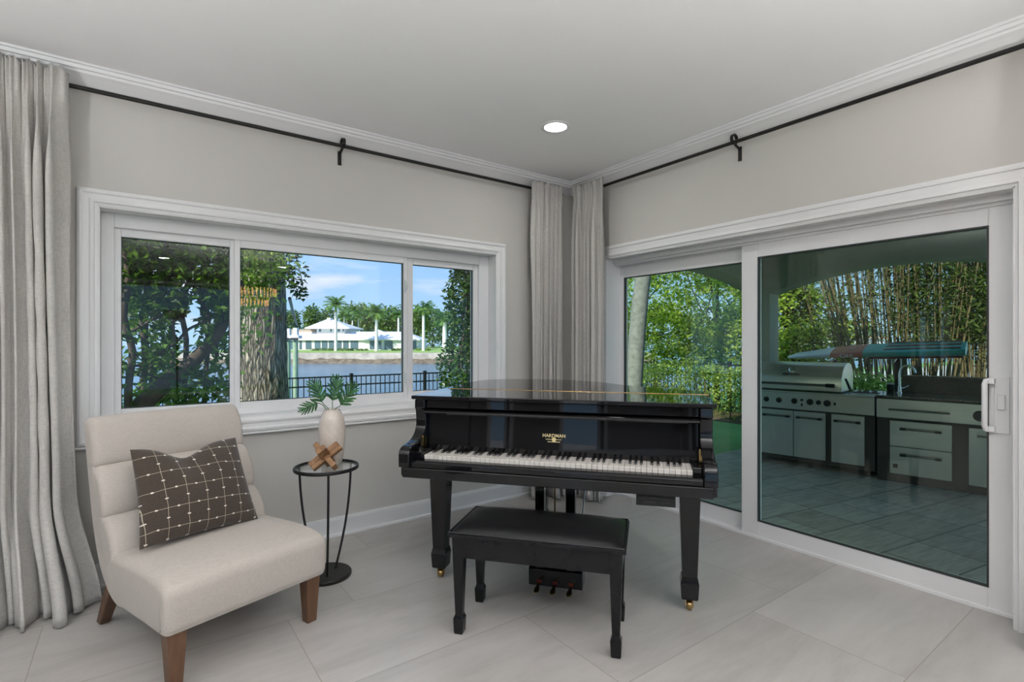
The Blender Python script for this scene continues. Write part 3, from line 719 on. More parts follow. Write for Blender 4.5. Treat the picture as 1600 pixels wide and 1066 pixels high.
# legs with brass casters
def pleg(x, y, nm='leg'):
    mb = MB(); mb.post(x, y, [(0.140, 0.084), (0.165, 0.074), (0.166, 0.070), (0.36, 0.083), (0.56, 0.096), (0.652, 0.102)])
    l = mb.build(nm, 'lacquer', piano, bevel=0.003)
    mb = MB(); mb.post(x, y, [(0.058, 0.070), (0.066, 0.078), (0.136, 0.086), (0.146, 0.078)]); mb.build('foot_block', 'lacquer', l, bevel=0.003)
    mb = MB(); mb.lathe([(0.0, 0.06), (0.016, 0.06), (0.016, 0.052), (0.0, 0.052)], 16, (x, y, 0)); 
    for sx in (-1, 1): mb.prism([(y - 0.012, 0.054), (y + 0.014, 0.054), (y + 0.004, 0.012), (y - 0.006, 0.012)], 0, x + sx * 0.017 - 0.002, x + sx * 0.017 + 0.002)
    mb.build('caster_fork', 'brass', l)
    M = Matrix.Translation((x, y - 0.002, 0.0225)) @ Matrix.Rotation(PI / 2, 4, 'Y')
    mb = MB(); mb.lathe([(0.0, -0.013), (0.019, -0.013), (0.0225, -0.008), (0.0225, 0.008), (0.019, 0.013), (0.0, 0.013)], 20, mat=M); mb.build('caster_wheel', 'oldbrass', l, smooth=40)
pleg(-0.672, 0.285); pleg(0.633, 0.265); pleg(-0.257, 1.05)
# pedal lyre
ly = -0.025
mb = MB(); mb.box(ly - 0.185, ly + 0.185, 0.14, 0.30, 0.625, 0.653); mb.box(ly - 0.135, ly + 0.135, 0.20, 0.30, 0.595, 0.626)
mb.build('lyre_plate', 'lacquer', piano, bevel=0.003)
for sx in (-1, 1):
    mb = MB(); mb.box(ly + sx * 0.08 - 0.024, ly + sx * 0.08 + 0.024, 0.235, 0.285, 0.13, 0.60); mb.build('lyre_post', 'lacquer', piano, bevel=0.004)
mb = MB(); mb.prism([(0.245, 0.035), (0.245, 0.118), (0.262, 0.135), (0.33, 0.135), (0.345, 0.118), (0.345, 0.035)][::-1], 0, ly - 0.14, ly + 0.14)
box = mb.build('pedal_box', 'lacquer', piano, bevel=0.003)
MB().box(ly - 0.13, ly + 0.13, 0.238, 0.25, 0.105, 0.122).build('box_moulding', 'lacquer', box, bevel=0.003)
for k in (-1, 0, 1):
    x = ly + k * 0.083
    mb = MB(); rings = []
    for y, w, z, h in ((0.26, 0.012, 0.060, 0.006), (0.225, 0.012, 0.056, 0.006), (0.205, 0.017, 0.052, 0.006), (0.185, 0.026, 0.048, 0.006), (0.165, 0.028, 0.046, 0.006), (0.150, 0.020, 0.045, 0.005), (0.145, 0.006, 0.045, 0.004)):
        rings.append([(x - w / 2, y, z - h), (x + w / 2, y, z - h), (x + w / 2, y, z), (x - w / 2, y, z)])
    mb.loft(rings); p = mb.build('pedal', 'brass', piano, smooth=50, bevel=0.002)
    MB().box(x - 0.011, x + 0.011, 0.238, 0.2455, 0.052, 0.068).build('pedal_felt', 'felt', p)
mb = MB()
for dx in (-0.004,): mb.tube([(ly + dx, 0.262, 0.135), (ly + dx, 0.262, 0.6)], 0.004, 8)
mb.build('pedal_rod', 'brass', piano, smooth=60)
mb = MB(); mb.tube([(ly + 0.11, 0.30, 0.12), (ly + 0.125, 0.62, 0.655)], 0.005, 8); mb.build('lyre_brace', 'chrome', piano, smooth=60)
# player control box under the keybed
mb = MB(); mb.box(0.388, 0.555, -0.045, 0.07, 0.582, 0.628); cb = mb.build('control_box', 'blackplastic', piano, bevel=0.002)
mb = MB(); mb.box(0.393, 0.550, -0.048, -0.044, 0.612, 0.622); mb.build('box_slot', 'ebony', cb)
mb = MB(); mb.box(0.42, 0.47, -0.047, -0.044, 0.596, 0.602)
for x in (0.500, 0.512, 0.524): mb.box(x, x + 0.007, -0.047, -0.044, 0.600, 0.604)
mb.build('box_buttons', 'cabinet', cb)
mb = MB(); mb.box(0.42, 0.53, -0.03, 0.06, 0.626, 0.654); mb.build('box_bracket', 'blackplastic', cb)

# ------------------------------------------------------------------ piano bench
BO = UW(-0.475, 2.335)
bench = thing('piano_bench', 'black piano bench with padded vinyl seat and tapered legs', 'bench', (BO[0], BO[1], 0), RZ)
HX, HYB = 0.387, 0.19
mb = MB(); mb.box(-HX, HX, -HYB, HYB, 0.437, 0.455); mb.build('seat_frame', 'satin', bench, bevel=0.005, seg=3)
mb = MB(); mb.box(-HX + 0.018, HX - 0.018, -HYB + 0.018, HYB - 0.018, 0.345, 0.437); mb.build('apron', 'satin', bench, bevel=0.002)
n = 24; m = 14; vs = []; fs = []
for j in range(m + 1):
    for i in range(n + 1):
        a = -1 + 2 * i / n; b = -1 + 2 * j / m
        aa = math.copysign(1 - (1 - abs(a)) ** 1.4, a); bb = math.copysign(1 - (1 - abs(b)) ** 1.4, b)
        e = max(0, 1 - abs(aa) ** 5) ** 0.5 * max(0, 1 - abs(bb) ** 3.2) ** 0.55
        vs.append((aa * (HX - 0.008), bb * (HYB - 0.008), 0.456 + 0.036 * e))
for j in range(m):
    for i in range(n): q = j * (n + 1) + i; fs.append((q, q + 1, q + n + 2, q + n + 1))
mb = MB(); mb.add(vs, fs); mb.box(-HX + 0.008, HX - 0.008, -HYB + 0.008, HYB - 0.008, 0.450, 0.4565)
mb.build('seat_pad', 'vinyl', bench, smooth=60)
mb = MB(); mb.tube([(-HX + 0.007, -HYB + 0.007, 0.459), (HX - 0.007, -HYB + 0.007, 0.459), (HX - 0.007, HYB - 0.007, 0.459), (-HX + 0.007, HYB - 0.007, 0.459), (-HX + 0.007, -HYB + 0.007, 0.459)], 0.0045, 8)
mb.build('seat_welt', 'vinyl', bench, smooth=60)
for sx in (-1, 1):
    for sy in (-1, 1):
        mb = MB(); mb.post(sx * (HX - 0.043), sy * (HYB - 0.043), [(0.0, 0.036), (0.008, 0.042), (0.07, 0.047), (0.083, 0.036), (0.090, 0.033), (0.30, 0.047), (0.437, 0.056)])
        mb.build('leg', 'satin', bench, bevel=0.003)

# ------------------------------------------------------------------ slipper chair
CA = math.radians(18); CP0 = (0.086, 2.266)
chair = thing('armless_lounge_chair', 'cream upholstered armless lounge chair with channelled back and walnut legs', 'chair', (CP0[0], CP0[1], 0), CA)
CM = Matrix.Translation((CP0[0], CP0[1], 0)) @ Matrix.Rotation(CA, 4, 'Z')
def puff(poly, x0, x1, r, nr=6, crown=0.0, mid=9, smooth_n=5):
    P = catmull([(a, b, 0) for a, b in poly], smooth_n, True); n = len(P)
    area = sum(P[i].x * P[(i + 1) % n].y - P[(i + 1) % n].x * P[i].y for i in range(n))
    N = []
    for i in range(n):
        t = (P[(i + 1) % n] - P[i - 1]).normalized(); nn = Vector((t.y, -t.x, 0)); N.append(nn if area > 0 else -nn)
    st = [(x0 + r * (1 - math.cos(PI / 2 * k / nr)), r * (1 - math.sin(PI / 2 * k / nr))) for k in range(nr + 1)]
    ms = [(x0 + r + (x1 - x0 - 2 * r) * k / (mid + 1), 0) for k in range(1, mid + 1)]
    st = st + ms + [(x0 + x1 - x, i) for x, i in st[::-1]]
    rings = []
    for x, ins in st:
        q = 2 * (x - x0) / (x1 - x0) - 1; c = crown * (1 - q ** 4)
        rings.append([(x, p.x - N[i].x * (ins - c * max(0, N[i].y)), p.y - N[i].y * (ins - c * max(0, N[i].y))) for i, p in enumerate(P)])
    return MB().loft(rings)
W = 0.68
puff([(0.035, 0.212), (0.008, 0.228), (0.0, 0.26), (-0.004, 0.33), (0.004, 0.375), (0.04, 0.400), (0.15, 0.412), (0.30, 0.408), (0.45, 0.396), (0.57, 0.385), (0.61, 0.30), (0.56, 0.215), (0.44, 0.197), (0.2, 0.206)], 0, W, 0.028, crown=0.012).build('seat', 'cream', chair, smooth=70)
puff([(0.44, 0.202), (0.52, 0.200), (0.61, 0.238), (0.705, 0.325), (0.785, 0.475), (0.85, 0.68), (0.900, 0.86), (0.915, 0.915), (0.895, 0.93), (0.845, 0.91), (0.785, 0.745), (0.670, 0.540), (0.555, 0.385), (0.47, 0.28)], 0.002, W - 0.002, 0.014).build('back_shell', 'cream', chair, smooth=70)
puff([(0.532, 0.355), (0.528, 0.405), (0.555, 0.468), (0.605, 0.515), (0.655, 0.534), (0.70, 0.52), (0.72, 0.47), (0.66, 0.36), (0.58, 0.32)], 0, W, 0.03, crown=0.006).build('back_cushion', 'cream', chair, smooth=70)
puff([(0.648, 0.535), (0.648, 0.60), (0.678, 0.67), (0.725, 0.722), (0.772, 0.738), (0.80, 0.72), (0.812, 0.67), (0.76, 0.54), (0.70, 0.505)], 0, W, 0.03, crown=0.006).build('back_cushion', 'cream', chair, smooth=70)
puff([(0.768, 0.738), (0.768, 0.80), (0.795, 0.88), (0.828, 0.932), (0.87, 0.950), (0.905, 0.935), (0.915, 0.89), (0.87, 0.76), (0.825, 0.71)], 0, W, 0.03, crown=0.006).build('back_cushion', 'cream', chair, smooth=70)
for x in (0.056, W - 0.056):
    mb = MB(); mb.taper(x, 0.060, 0.0, 0.046, 0.228, 0.070, dx=0, dy=0); mb.build('leg', 'walnut', chair, bevel=0.004)
    mb = MB(); mb.taper(x, 0.83, 0.0, 0.042, 0.27, 0.056, dx=0, dy=-0.19, d0=0.05, d1=0.075); mb.build('leg', 'walnut', chair, bevel=0.004)

# throw pillow leaning on the back
ex = Vector((0.499, 0.065, 0.008)); ey = Vector((0.012, 0.18, 0.383)); ex.normalize(); ey = (ey - ex * ey.dot(ex)).normalized(); ex, ey = ex * math.cos(0.07) - ey * math.sin(0.07), ey * math.cos(0.07) + ex * math.sin(0.07); en = ex.cross(ey)
PM = CM @ Matrix.Translation((0.328, 0.530, 0.614)) @ Matrix(((ex.x, ey.x, en.x, 0), (ex.y, ey.y, en.y, 0), (ex.z, ey.z, en.z, 0), (0, 0, 0, 1)))
n = 36; vs = []; fs = []; HWp, HHp = 0.256, 0.218
for side in (1, -1):
    b = len(vs)
    for j in range(n + 1):
        for i in range(n + 1):
            a = math.sin(PI / 2 * (-1 + 2 * i / n)); c = math.sin(PI / 2 * (-1 + 2 * j / n))
            x = a * HWp * (1 - 0.055 * (1 - c * c)); y = c * HHp * (1 - 0.045 * (1 - a * a))
            y -= 0.062 * math.exp(-((a + 0.12) / 0.40) ** 2) * smoothstep(-0.2, 1.0, c) * (1 - abs(a) ** 6)
            x *= 1 - 0.05 * c
            t = 0.088 * (max(0, 1 - a * a) ** 0.48) * (max(0, 1 - c * c) ** 0.48)
            t *= 1 - 0.28 * math.exp(-((a + 0.12) / 0.28) ** 2) * smoothstep(0.0, 0.9, c)
            t += 0.004 * noise.noise(Vector((a * 2.2, c * 2.2, side))) * (1 - a * a) * (1 - c * c)
            vs.append((x, y, side * t))
    for j in range(n):
        for i in range(n):
            q = b + j * (n + 1) + i; f = (q, q + 1, q + n + 2, q + n + 1); fs.append(f if side > 0 else f[::-1])
mb = MB(); mb.add(vs, fs); pil = mb.build('throw_pillow', 'pillow', None, smooth=180, fix=False)
bm = bmesh.new(); bm.from_mesh(pil.data); bmesh.ops.remove_doubles(bm, verts=bm.verts, dist=0.0006); bmesh.ops.recalc_face_normals(bm, faces=bm.faces); bm.to_mesh(pil.data); bm.free(); pil.data.shade_smooth()
pil.matrix_world = PM
tag(pil, 'dark brown square throw pillow with white stitched grid on the cream chair', 'pillow')

# ------------------------------------------------------------------ side table and what stands on it
TC = Vector((0.864, 2.943, 0)); TH0 = math.atan2(-TC.y, -TC.x)
tab = thing('side_table', 'small round black metal side table with a glass top', 'side table', TC, 0)
MB().lathe([(0.0, 0.0), (0.132, 0.0), (0.134, 0.004), (0.134, 0.016), (0.130, 0.021), (0.0, 0.022)], 48).build('base', 'iron', tab, smooth=35)
MB().lathe([(0.162, 0.596), (0.171, 0.596), (0.173, 0.599), (0.173, 0.611), (0.171, 0.614), (0.162, 0.614), (0.162, 0.596)], 64).build('rim', 'iron', tab, smooth=35)
MB().lathe([(0.0, 0.603), (0.161, 0.603), (0.161, 0.609), (0.0, 0.609)], 64).build('glass_top', 'tabletop', tab)
for k in range(3):
    th = TH0 + 0.06 + k * 2 * PI / 3; c, s_ = math.cos(th), math.sin(th)
    pts = [(r * c, r * s_, z) for r, z in ((0.160, 0.598), (0.158, 0.55), (0.152, 0.46), (0.140, 0.36), (0.122, 0.26), (0.098, 0.16), (0.072, 0.07), (0.055, 0.016))]
    MB().tube([p for p in catmull(pts, 4)], 0.0065, 10).build('leg', 'iron', tab, smooth=60)
VP = Vector((0.905, 2.975, 0.611))
vase = MB().lathe([(0.0, 0.0), (0.048, 0.0), (0.054, 0.004), (0.062, 0.06), (0.069, 0.12), (0.072, 0.17), (0.0715, 0.20), (0.069, 0.235), (0.064, 0.262), (0.056, 0.283), (0.047, 0.296), (0.043, 0.302), (0.044, 0.308), (0.041, 0.310), (0.037, 0.304), (0.040, 0.28), (0.058, 0.24), (0.064, 0.18), (0.060, 0.10), (0.050, 0.014), (0.0, 0.012)], 48).build('vase', 'ceramic', None, smooth=60)
vase.location = VP; tag(vase, 'tall cream speckled ceramic vase on the glass side table', 'vase')
rv = Vector((0.809, -0.588, 0)); uv = Vector((0, 0, 1)); dv = Vector((0.588, 0.809, 0))
def frond(label, bx, bz, tx, tz, dep, wid, lobes, start=(0.0, 0.0)):
    mouth = VP + Vector((0, 0, 0.30)); d0 = dep
    B = mouth + rv * bx + uv * bz + dv * d0 * 0.5; T = mouth + rv * tx + uv * tz + dv * d0
    ax = (T - B); L = ax.length; ax.normalize(); sd = ax.cross(dv).normalized(); nn = sd.cross(ax)
    t = thing('foliage_sprig', label, 'plant', tuple(VP + Vector((0, 0, 0.02))), 0, 'leafy stems in the cream vase')
    o0 = VP + Vector((0, 0, 0.02))
    st = MB(); st.tube([p for p in catmull([tuple(rv * (bx * 0.12) + dv * dep * 0.2), tuple(rv * (bx * 0.15) + uv * 0.20 + dv * dep * 0.3), tuple(mouth - o0 + rv * bx * 0.30 + dv * dep * 0.4 + uv * 0.006), tuple(B - o0), tuple(T - o0)], 6)], [0.0022] * 19 + [0.0014] * 6, 6)
    st.build('stem', 'frond', t, smooth=60)
    mb = MB(); rr = random.Random(lobes)
    for k in range(lobes):
        f = (k + 0.3) / lobes; c = B + ax * L * f
        wl = wid * (0.75 + 0.5 * math.sin(PI * (0.15 + 0.8 * f))) * (1.0 if f < 0.8 else 0.7)
        for s in (-1, 1):
            ang = math.radians(62 - 42 * f + rr.uniform(-5, 5)); dr = (sd * s * math.sin(ang) + ax * math.cos(ang)).normalized()
            tip = c + dr * wl + nn * (-0.010 + rr.uniform(-0.004, 0.004)); w = L / lobes * 0.85
            m1 = c + dr * wl * 0.55 + nn * 0.004
            q = [c - ax * w * 0.55, c + ax * w * 0.55, m1 + ax * w * 0.62, tip + ax * w * 0.22, tip - ax * w * 0.22, m1 - ax * w * 0.62]
            mb.add([tuple(p - o0) for p in q], [(0, 1, 2, 5), (5, 2, 3, 4)])
    q = [B - sd * 0.004, B + sd * 0.004, T + sd * 0.003 + ax * 0.025, T - sd * 0.003 + ax * 0.025]
    mb.add([tuple(p - o0 + nn * 0.001) for p in q], [(0, 1, 2, 3)])
    mb.build('leaf', 'frond', t)
frond('green cut leaf standing at the upper left of the cream vase', -0.055, 0.055, -0.098, 0.165, -0.02, 0.055, 7)
frond('tallest green cut leaf rising in the middle of the cream vase', -0.002, 0.06, 0.022, 0.185, 0.03, 0.053, 7)
frond('green cut leaf leaning right out of the cream vase', 0.05, 0.035, 0.128, 0.145, 0.0, 0.057, 8)
frond('low green cut leaf drooping left over the vase rim', -0.075, 0.048, -0.15, 0.012, -0.05, 0.041, 6)
KC = Vector((0.832, 2.850, 0.611))
knot = thing('wooden_knot', 'interlocking teak wood knot sculpture on the side table before the vase', 'ornament', KC, 0)
axs = []
for az in (90, 210, 330):
    a = math.radians(az); hv = rv * math.cos(a) + dv * math.sin(a); axs.append((hv * 0.8165 - uv * 0.5774).normalized())
hl, w = 0.090, 0.0275
cz = hl * 0.5774 + w * 0.87
for i in range(3):
    a, b, c = axs[i], axs[(i + 1) % 3], axs[(i + 2) % 3]
    for s in (-1, 1):
        M = Matrix(((a.x, b.x, c.x, 0), (a.y, b.y, c.y, 0), (a.z, b.z, c.z, cz), (0, 0, 0, 1)))
        mb = MB(); mb.box(-hl, hl, s * w / 2 - w / 2 + 0.0006, s * w / 2 + w / 2 - 0.0006, -w / 2, w / 2, M); mb.build('bar', 'teak', knot, bevel=0.002)
# ------------------------------------------------------------------ outdoors helpers
FV = (0.588, 0.809); FR = (0.809, -0.588)
def fr(px, d, z=0.0):
    s = (px - 800) / 811.0 * d; return (FV[0] * d + FR[0] * s, FV[1] * d + FR[1] * s, z)
def zy(y, d): return 1.3 - (y - 535) / 811.0 * d
def leaf(mb, c, L, W, rr, flat=0.0):
    th = rr.uniform(0, 2 * PI); el = rr.uniform(-1.0, 0.9) * (1 - flat)
    dx, dy, dz = math.cos(th) * math.cos(el), math.sin(th) * math.cos(el), math.sin(el)
    tw = rr.uniform(-0.9, 0.9)
    sx, sy = -math.sin(th), math.cos(th)
    ux, uy, uz = -math.cos(th) * math.sin(el), -math.sin(th) * math.sin(el), math.cos(el)
    ct, st = math.cos(tw), math.sin(tw)
    ax, ay, az = sx * ct + ux * st, sy * ct + uy * st, uz * st
    nx, ny, nz = ux * ct - sx * st, uy * ct - sy * st, uz * ct
    L *= rr.uniform(0.7, 1.25); W *= rr.uniform(0.8, 1.2); h = W * 0.22
    x, y, z = c; b = len(mb.v)
    mb.v += [(x, y, z), (x + dx * L * 0.45 + ax * W / 2 + nx * h, y + dy * L * 0.45 + ay * W / 2 + ny * h, z + dz * L * 0.45 + az * W / 2 + nz * h),
             (x + dx * L, y + dy * L, z + dz * L), (x + dx * L * 0.45 - ax * W / 2 + nx * h, y + dy * L * 0.45 - ay * W / 2 + ny * h, z + dz * L * 0.45 - az * W / 2 + nz * h)]
    mb.f += [(b, b + 1, b + 2), (b, b + 2, b + 3)]; mb.mi += [0, 0]
def blob(mb, c, rad, n, L, W, rr, shell=0.45, lump=0.3):
    """leaves filling an uneven ellipsoid"""
    for _ in range(n):
        while True:
            v = Vector((rr.uniform(-1, 1), rr.uniform(-1, 1), rr.uniform(-1, 1)))
            if 0.02 < v.length < 1: break
        r = v.length; v.normalize(); r = r ** shell
        r *= 1 - lump + lump * 1.6 * (0.5 + noise.noise(v * 2.3 + Vector(c)))
        leaf(mb, (c[0] + v.x * r * rad[0], c[1] + v.y * r * rad[1], c[2] + v.z * r * rad[2]), L, W, rr)
def fol(mb, name, mat, parent): return mb.build(name, mat, parent, fix=False)

# ------------------------------------------------------------------ ground, water, building shell outside
mb = MB(); xs = [-16, -4, 3.47, 8.75, 14, 26]; ys = [3.74, 3.95, 8.0, 10.0, 12.3]
gz = lambda y: -0.125 if y <= 8 else -0.125 - (y - 8) * 0.16
vs = [(x, y, gz(y)) for y in ys for x in xs]; fs = []
for j in range(len(ys) - 1):
    for i in range(len(xs) - 1): q = j * len(xs) + i; fs.append((q, q + 1, q + len(xs) + 1, q + len(xs)))
mb.add(vs, fs); n0 = len(mb.v)
mb.add([(8.0, -14, -0.14), (60, -14, -0.14), (60, 3.95, -0.14), (8.0, 3.95, -0.14)], [(0, 1, 2, 3)])
mb.add([(26, 3.74, -0.14), (60, 3.74, -0.14), (60, 12.3, -0.14), (26, 12.3, -0.14)], [(0, 1, 2, 3)])
mb.add([(-16, -14, -0.3), (-4.75, -14, -0.3), (-4.75, 3.9, -0.3), (-16, 3.9, -0.3)], [(0, 1, 2, 3)])
mb.add([(-4.75, -14, -0.3), (8.0, -14, -0.3), (8.0, -4.75, -0.3), (-4.75, -4.75, -0.3)], [(0, 1, 2, 3)])
tag(mb.build('lawn', 'lawn'), 'green lawn running from the house down to the water', 'lawn', None, 'structure')
MBs = MB().box(-16, 60, 12.3, 12.7, -4.5, -0.78); tag(MBs.build('trim_seawall', 'seawall'), 'low concrete edge at the end of the lawn', 'seawall', None, 'structure')
mb = MB(); mb.add([(-400, 12.7, -3.26), (400, 12.7, -3.26), (400, 700, -3.26), (-400, 700, -3.26)], [(0, 1, 2, 3)])
tag(mb.build('water', 'water'), 'rippled blue water of the bay', 'water', None, 'structure')
tag(MB().box(3.47, 8.3, -5.0, 3.80, -0.22, -0.12).build('patio', 'paver'), 'travertine paved patio floor outside the sliding door', 'patio', None, 'structure')
tag(MB().box(XL - 0.7, 3.9, YF - 0.7, 4.15, 2.86, 3.05).box(3.9, 7.9, -1.2, 4.15, 2.86, 3.05).build('roof', 'roof'), 'flat white roof soffit over the house and patio', 'roof', None, 'structure')
tag(MB().box(-11, XR, -11, YF - 0.3, -0.3, -0.2).build('rear_terrace', 'concrete'), 'bleached concrete terrace behind the house', 'terrace', None, 'structure')  # added out of view as a reflector: throws sun up through the rear windows
tag(MB().box(-11, XL - 0.3, YF - 0.3, 3.0, -0.3, -0.2).build('side_terrace', 'concrete'), 'bleached concrete terrace on the sunny side of the house', 'terrace', None, 'structure')  # second added reflector slab, out of view, lifting sunlight onto the ceiling
tag(MB().box(22, 70, -20, 10, -0.139, -0.12).build('driveway', 'concrete'), 'bright sunlit paving far beyond the bamboo', 'driveway', None, 'structure')

def arcpts(c, hs, z0, rise, n=28): return [(c + hs * (-1 + 2 * k / n), z0 + rise * (1 - (-1 + 2 * k / n) ** 2)) for k in range(n + 1)]
GR = math.radians(-80.4)
wa = MB(); wa.prism([(-1.50, -0.12), (-1.22, -0.12)] + arcpts(0.25, 1.47, 1.94, 0.275) + [(1.72, -0.12), (3.2, -0.12), (3.2, 2.86), (-1.50, 2.86)], 1, 0.78, 1.13)
o = wa.build('wall_lanai_arch', 'stucco', None); o.location = (6.2, 2.2, 0); o.rotation_euler = (0, 0, GR)
tag(o, 'covered patio wall with a wide low arch behind the grill', 'wall', None, 'structure')
wb = MB(); wb.prism([(3.47, -0.12), (3.52, -0.12)] + [(3.52 + 3.30 * k / 28, 2.2 - 0.072 * (3.52 + 3.30 * k / 28 - 5.1) ** 2) for k in range(29)] + [(6.82, -0.12), (7.15, -0.12), (7.15, 2.86), (3.47, 2.86)], 1, 3.62, 3.92)
tag(wb.build('wall_lanai_side', 'stucco'), 'covered patio side wall with an arch onto the lawn', 'wall', None, 'structure')

# ------------------------------------------------------------------ outdoor kitchen (local x along the fronts, y away from the house)
GLOC = (6.2, 2.2, 0)
def bar_handle(mb, x0, x1, y, z, r=0.009):
    mb.tube([(x0, y - 0.035, z), (x1, y - 0.035, z)], r, 10)
    for x in (x0 + 0.03, x1 - 0.03): mb.tube([(x, y, z), (x, y - 0.035, z)], r * 0.8, 8)
grill = thing('gas_grill', 'stainless steel gas grill cart with a domed hood on the patio', 'grill', (GLOC[0], GLOC[1], -0.12), GR)
Z0 = 0.12
def bx(name, x0, x1, y0, y1, z0, z1, mat, par, bev=0.003): return MB().box(x0, x1, y0, y1, z0 + Z0, z1 + Z0).build(name, mat, par, bevel=bev)
bx('cabinet', -1.25, 0.06, 0.012, 0.60, -0.045, 0.725, 'cabinet', grill)
bx('control_panel', -1.25, 0.06, -0.004, 0.03, 0.537, 0.722, 'steel', grill)
bx('control_ledge', -1.25, 0.06, -0.02, 0.30, 0.724, 0.742, 'steel', grill)
for x0, x1 in ((-1.06, -0.711), (-0.704, -0.387), (-0.331, -0.028)):
    d = bx('cabinet_door', x0, x1, -0.012, 0.012, 0.0, 0.519, 'steel', grill)
    mb = MB(); bar_handle(mb, x0 + 0.045, x1 - 0.035, -0.012, 0.452 + Z0); mb.build('handle', 'darksteel', d, smooth=50)
    mb = MB()
    for x in (x0 + 0.05, x1 - 0.05): mb.tube([(x - 0.02, -0.047, 0.452 + Z0), (x + 0.02, -0.047, 0.452 + Z0)], 0.012, 10)
    mb.build('handle_end', 'blackplastic', d, smooth=50)
for x, z, r in ((-1.15, 0.631, 0.024), (-1.002, 0.631, 0.024), (-0.864, 0.630, 0.025), (-0.701, 0.631, 0.026), (-0.622, 0.649, 0.011), (-0.541, 0.632, 0.028), (-0.456, 0.633, 0.021), (-0.373, 0.631, 0.028)):
    M = Matrix.Translation((x, -0.004, z + Z0)) @ Matrix.Rotation(PI / 2, 4, 'X')
    mb = MB(); mb.lathe([(r * 1.25, 0.0), (r * 1.25, 0.004), (r, 0.006), (r * 0.9, 0.03), (0, 0.032)], 20, mat=M); mb.box(x - 0.003, x + 0.003, -0.042, -0.03, z + Z0 - r * 0.8, z + Z0 + r * 0.8)
    mb.build('knob', 'blackplastic', grill, smooth=40)
mb = MB(); mb.box(-0.632, -0.614, -0.008, -0.003, 0.58 + Z0, 0.61 + Z0); mb.box(-0.31, -0.29, -0.010, -0.003, 0.615 + Z0, 0.645 + Z0); mb.build('igniter', 'blackplastic', grill)
hp = [(0.0, 0.76), (0.0, 0.905)] + [(p.x, p.y) for p in catmull([(0.012, 0.925), (0.06, 0.985), (0.15, 1.04), (0.28, 1.07), (0.42, 1.055), (0.50, 1.0), (0.53, 0.93)], 5)] + [(0.53, 0.76)]
mb = MB(); mb.prism([(a, b + Z0) for a, b in hp][::-1], 0, -1.20, -0.235); hood = mb.build('hood', 'steel', grill, smooth=35, bevel=0.004)
mb = MB(); bar_handle(mb, -1.13, -0.30, 0.0, 0.828 + Z0, 0.013); mb.build('hood_handle', 'darksteel', hood, smooth=50)
mb = MB()
for x in (-1.10, -0.33): mb.tube([(x - 0.05, -0.037, 0.828 + Z0), (x + 0.035, -0.037, 0.828 + Z0)], 0.021, 12)
mb.build('handle_end', 'blackplastic', hood, smooth=50)
MH = Matrix.Translation((-0.74, 0.055, 0.985 + Z0)) @ Matrix.Rotation(math.radians(50), 4, 'X')
mb = MB(); mb.lathe([(0.034, -0.004), (0.034, 0.008), (0.028, 0.012), (0, 0.012)], 24, mat=MH); mb.build('thermometer', 'chrome', hood, smooth=40)
mb = MB(); mb.box(-0.83, -0.65, -0.003, 0.003, -0.012, 0.012, Matrix.Translation((0, 0.022, 0.935 + Z0)) @ Matrix.Rotation(math.radians(-35), 4, 'X')); mb.build('name_plate', 'cabinet', hood)
mb = MB(); mb.prism([(0.14, 0.905 + Z0), (0.19, 0.89 + Z0), (0.40, 0.775 + Z0), (0.36, 0.765 + Z0)], 0, -0.238, -0.222); mb.build('hood_hinge', 'blackplastic', hood)
for x in (-1.1, -0.55, -0.02):
    for y in (0.08, 0.52):
        mb = MB(); mb.box(x - 0.022, x + 0.022, y - 0.02, y + 0.02, 0.045, 0.08); mb.lathe([(0, -0.014), (0.027, -0.014), (0.03, -0.008), (0.03, 0.008), (0.027, 0.014), (0, 0.014)], 16, mat=Matrix.Translation((x, y, 0.03)) @ Matrix.Rotation(PI / 2, 4, 'Y'))
        mb.build('caster', 'blackplastic', grill, smooth=40)

cart = thing('kitchen_cart', 'dark outdoor kitchen cart with steel drawers right of the grill', 'cabinet', (GLOC[0], GLOC[1], -0.12), GR)
bx('cabinet', 0.078, 1.60, 0.012, 0.60, -0.118, 0.732, 'cabinet', cart)
pn = bx('drawer_front', 0.078, 1.60, -0.012, 0.03, 0.530, 0.722, 'steel', cart)
mb = MB(); bar_handle(mb, 0.184, 0.660, -0.012, 0.62 + Z0); mb.build('handle', 'darksteel', pn, smooth=50)
mb = MB(); mb.lathe([(0.05, 0.0), (0.05, 0.006), (0.034, 0.008), (0.03, 0.035), (0, 0.037)], 24, mat=Matrix.Translation((0.872, -0.012, 0.615 + Z0)) @ Matrix.Rotation(PI / 2, 4, 'X')); mb.build('knob', 'blackplastic', cart, smooth=40)
for z0, z1 in ((0.250, 0.505), (-0.03, 0.243)):
    d = bx('drawer', 0.19, 0.673, -0.012, 0.012, z0, z1, 'steel', cart)
    mb = MB(); bar_handle(mb, 0.275, 0.600, -0.012, z1 - 0.075 + Z0); mb.build('handle', 'darksteel', d, smooth=50)
    mb = MB()
    for x in (0.30, 0.575): mb.tube([(x - 0.025, -0.047, z1 - 0.075 + Z0), (x + 0.025, -0.047, z1 - 0.075 + Z0)], 0.012, 10)
    mb.build('handle_end', 'blackplastic', d, smooth=50)
    if z0 < 0: MB().box(0.215, 0.255, -0.0135, -0.011, 0.03 + Z0, 0.07 + Z0).build('vent_slot', 'cabinet', d)
for x0, x1 in ((0.794, 1.15), (1.17, 1.55)):
    d = bx('cabinet_door', x0, x1, -0.012, 0.012, -0.04, 0.497, 'steel', cart)
    mb = MB(); bar_handle(mb, x0 + 0.06, x1 - 0.06, -0.012, 0.43 + Z0); mb.build('handle', 'darksteel', d, smooth=50)
def localized(o): o.location = (GLOC[0], GLOC[1], 0); o.rotation_euler = (0, 0, GR); return o
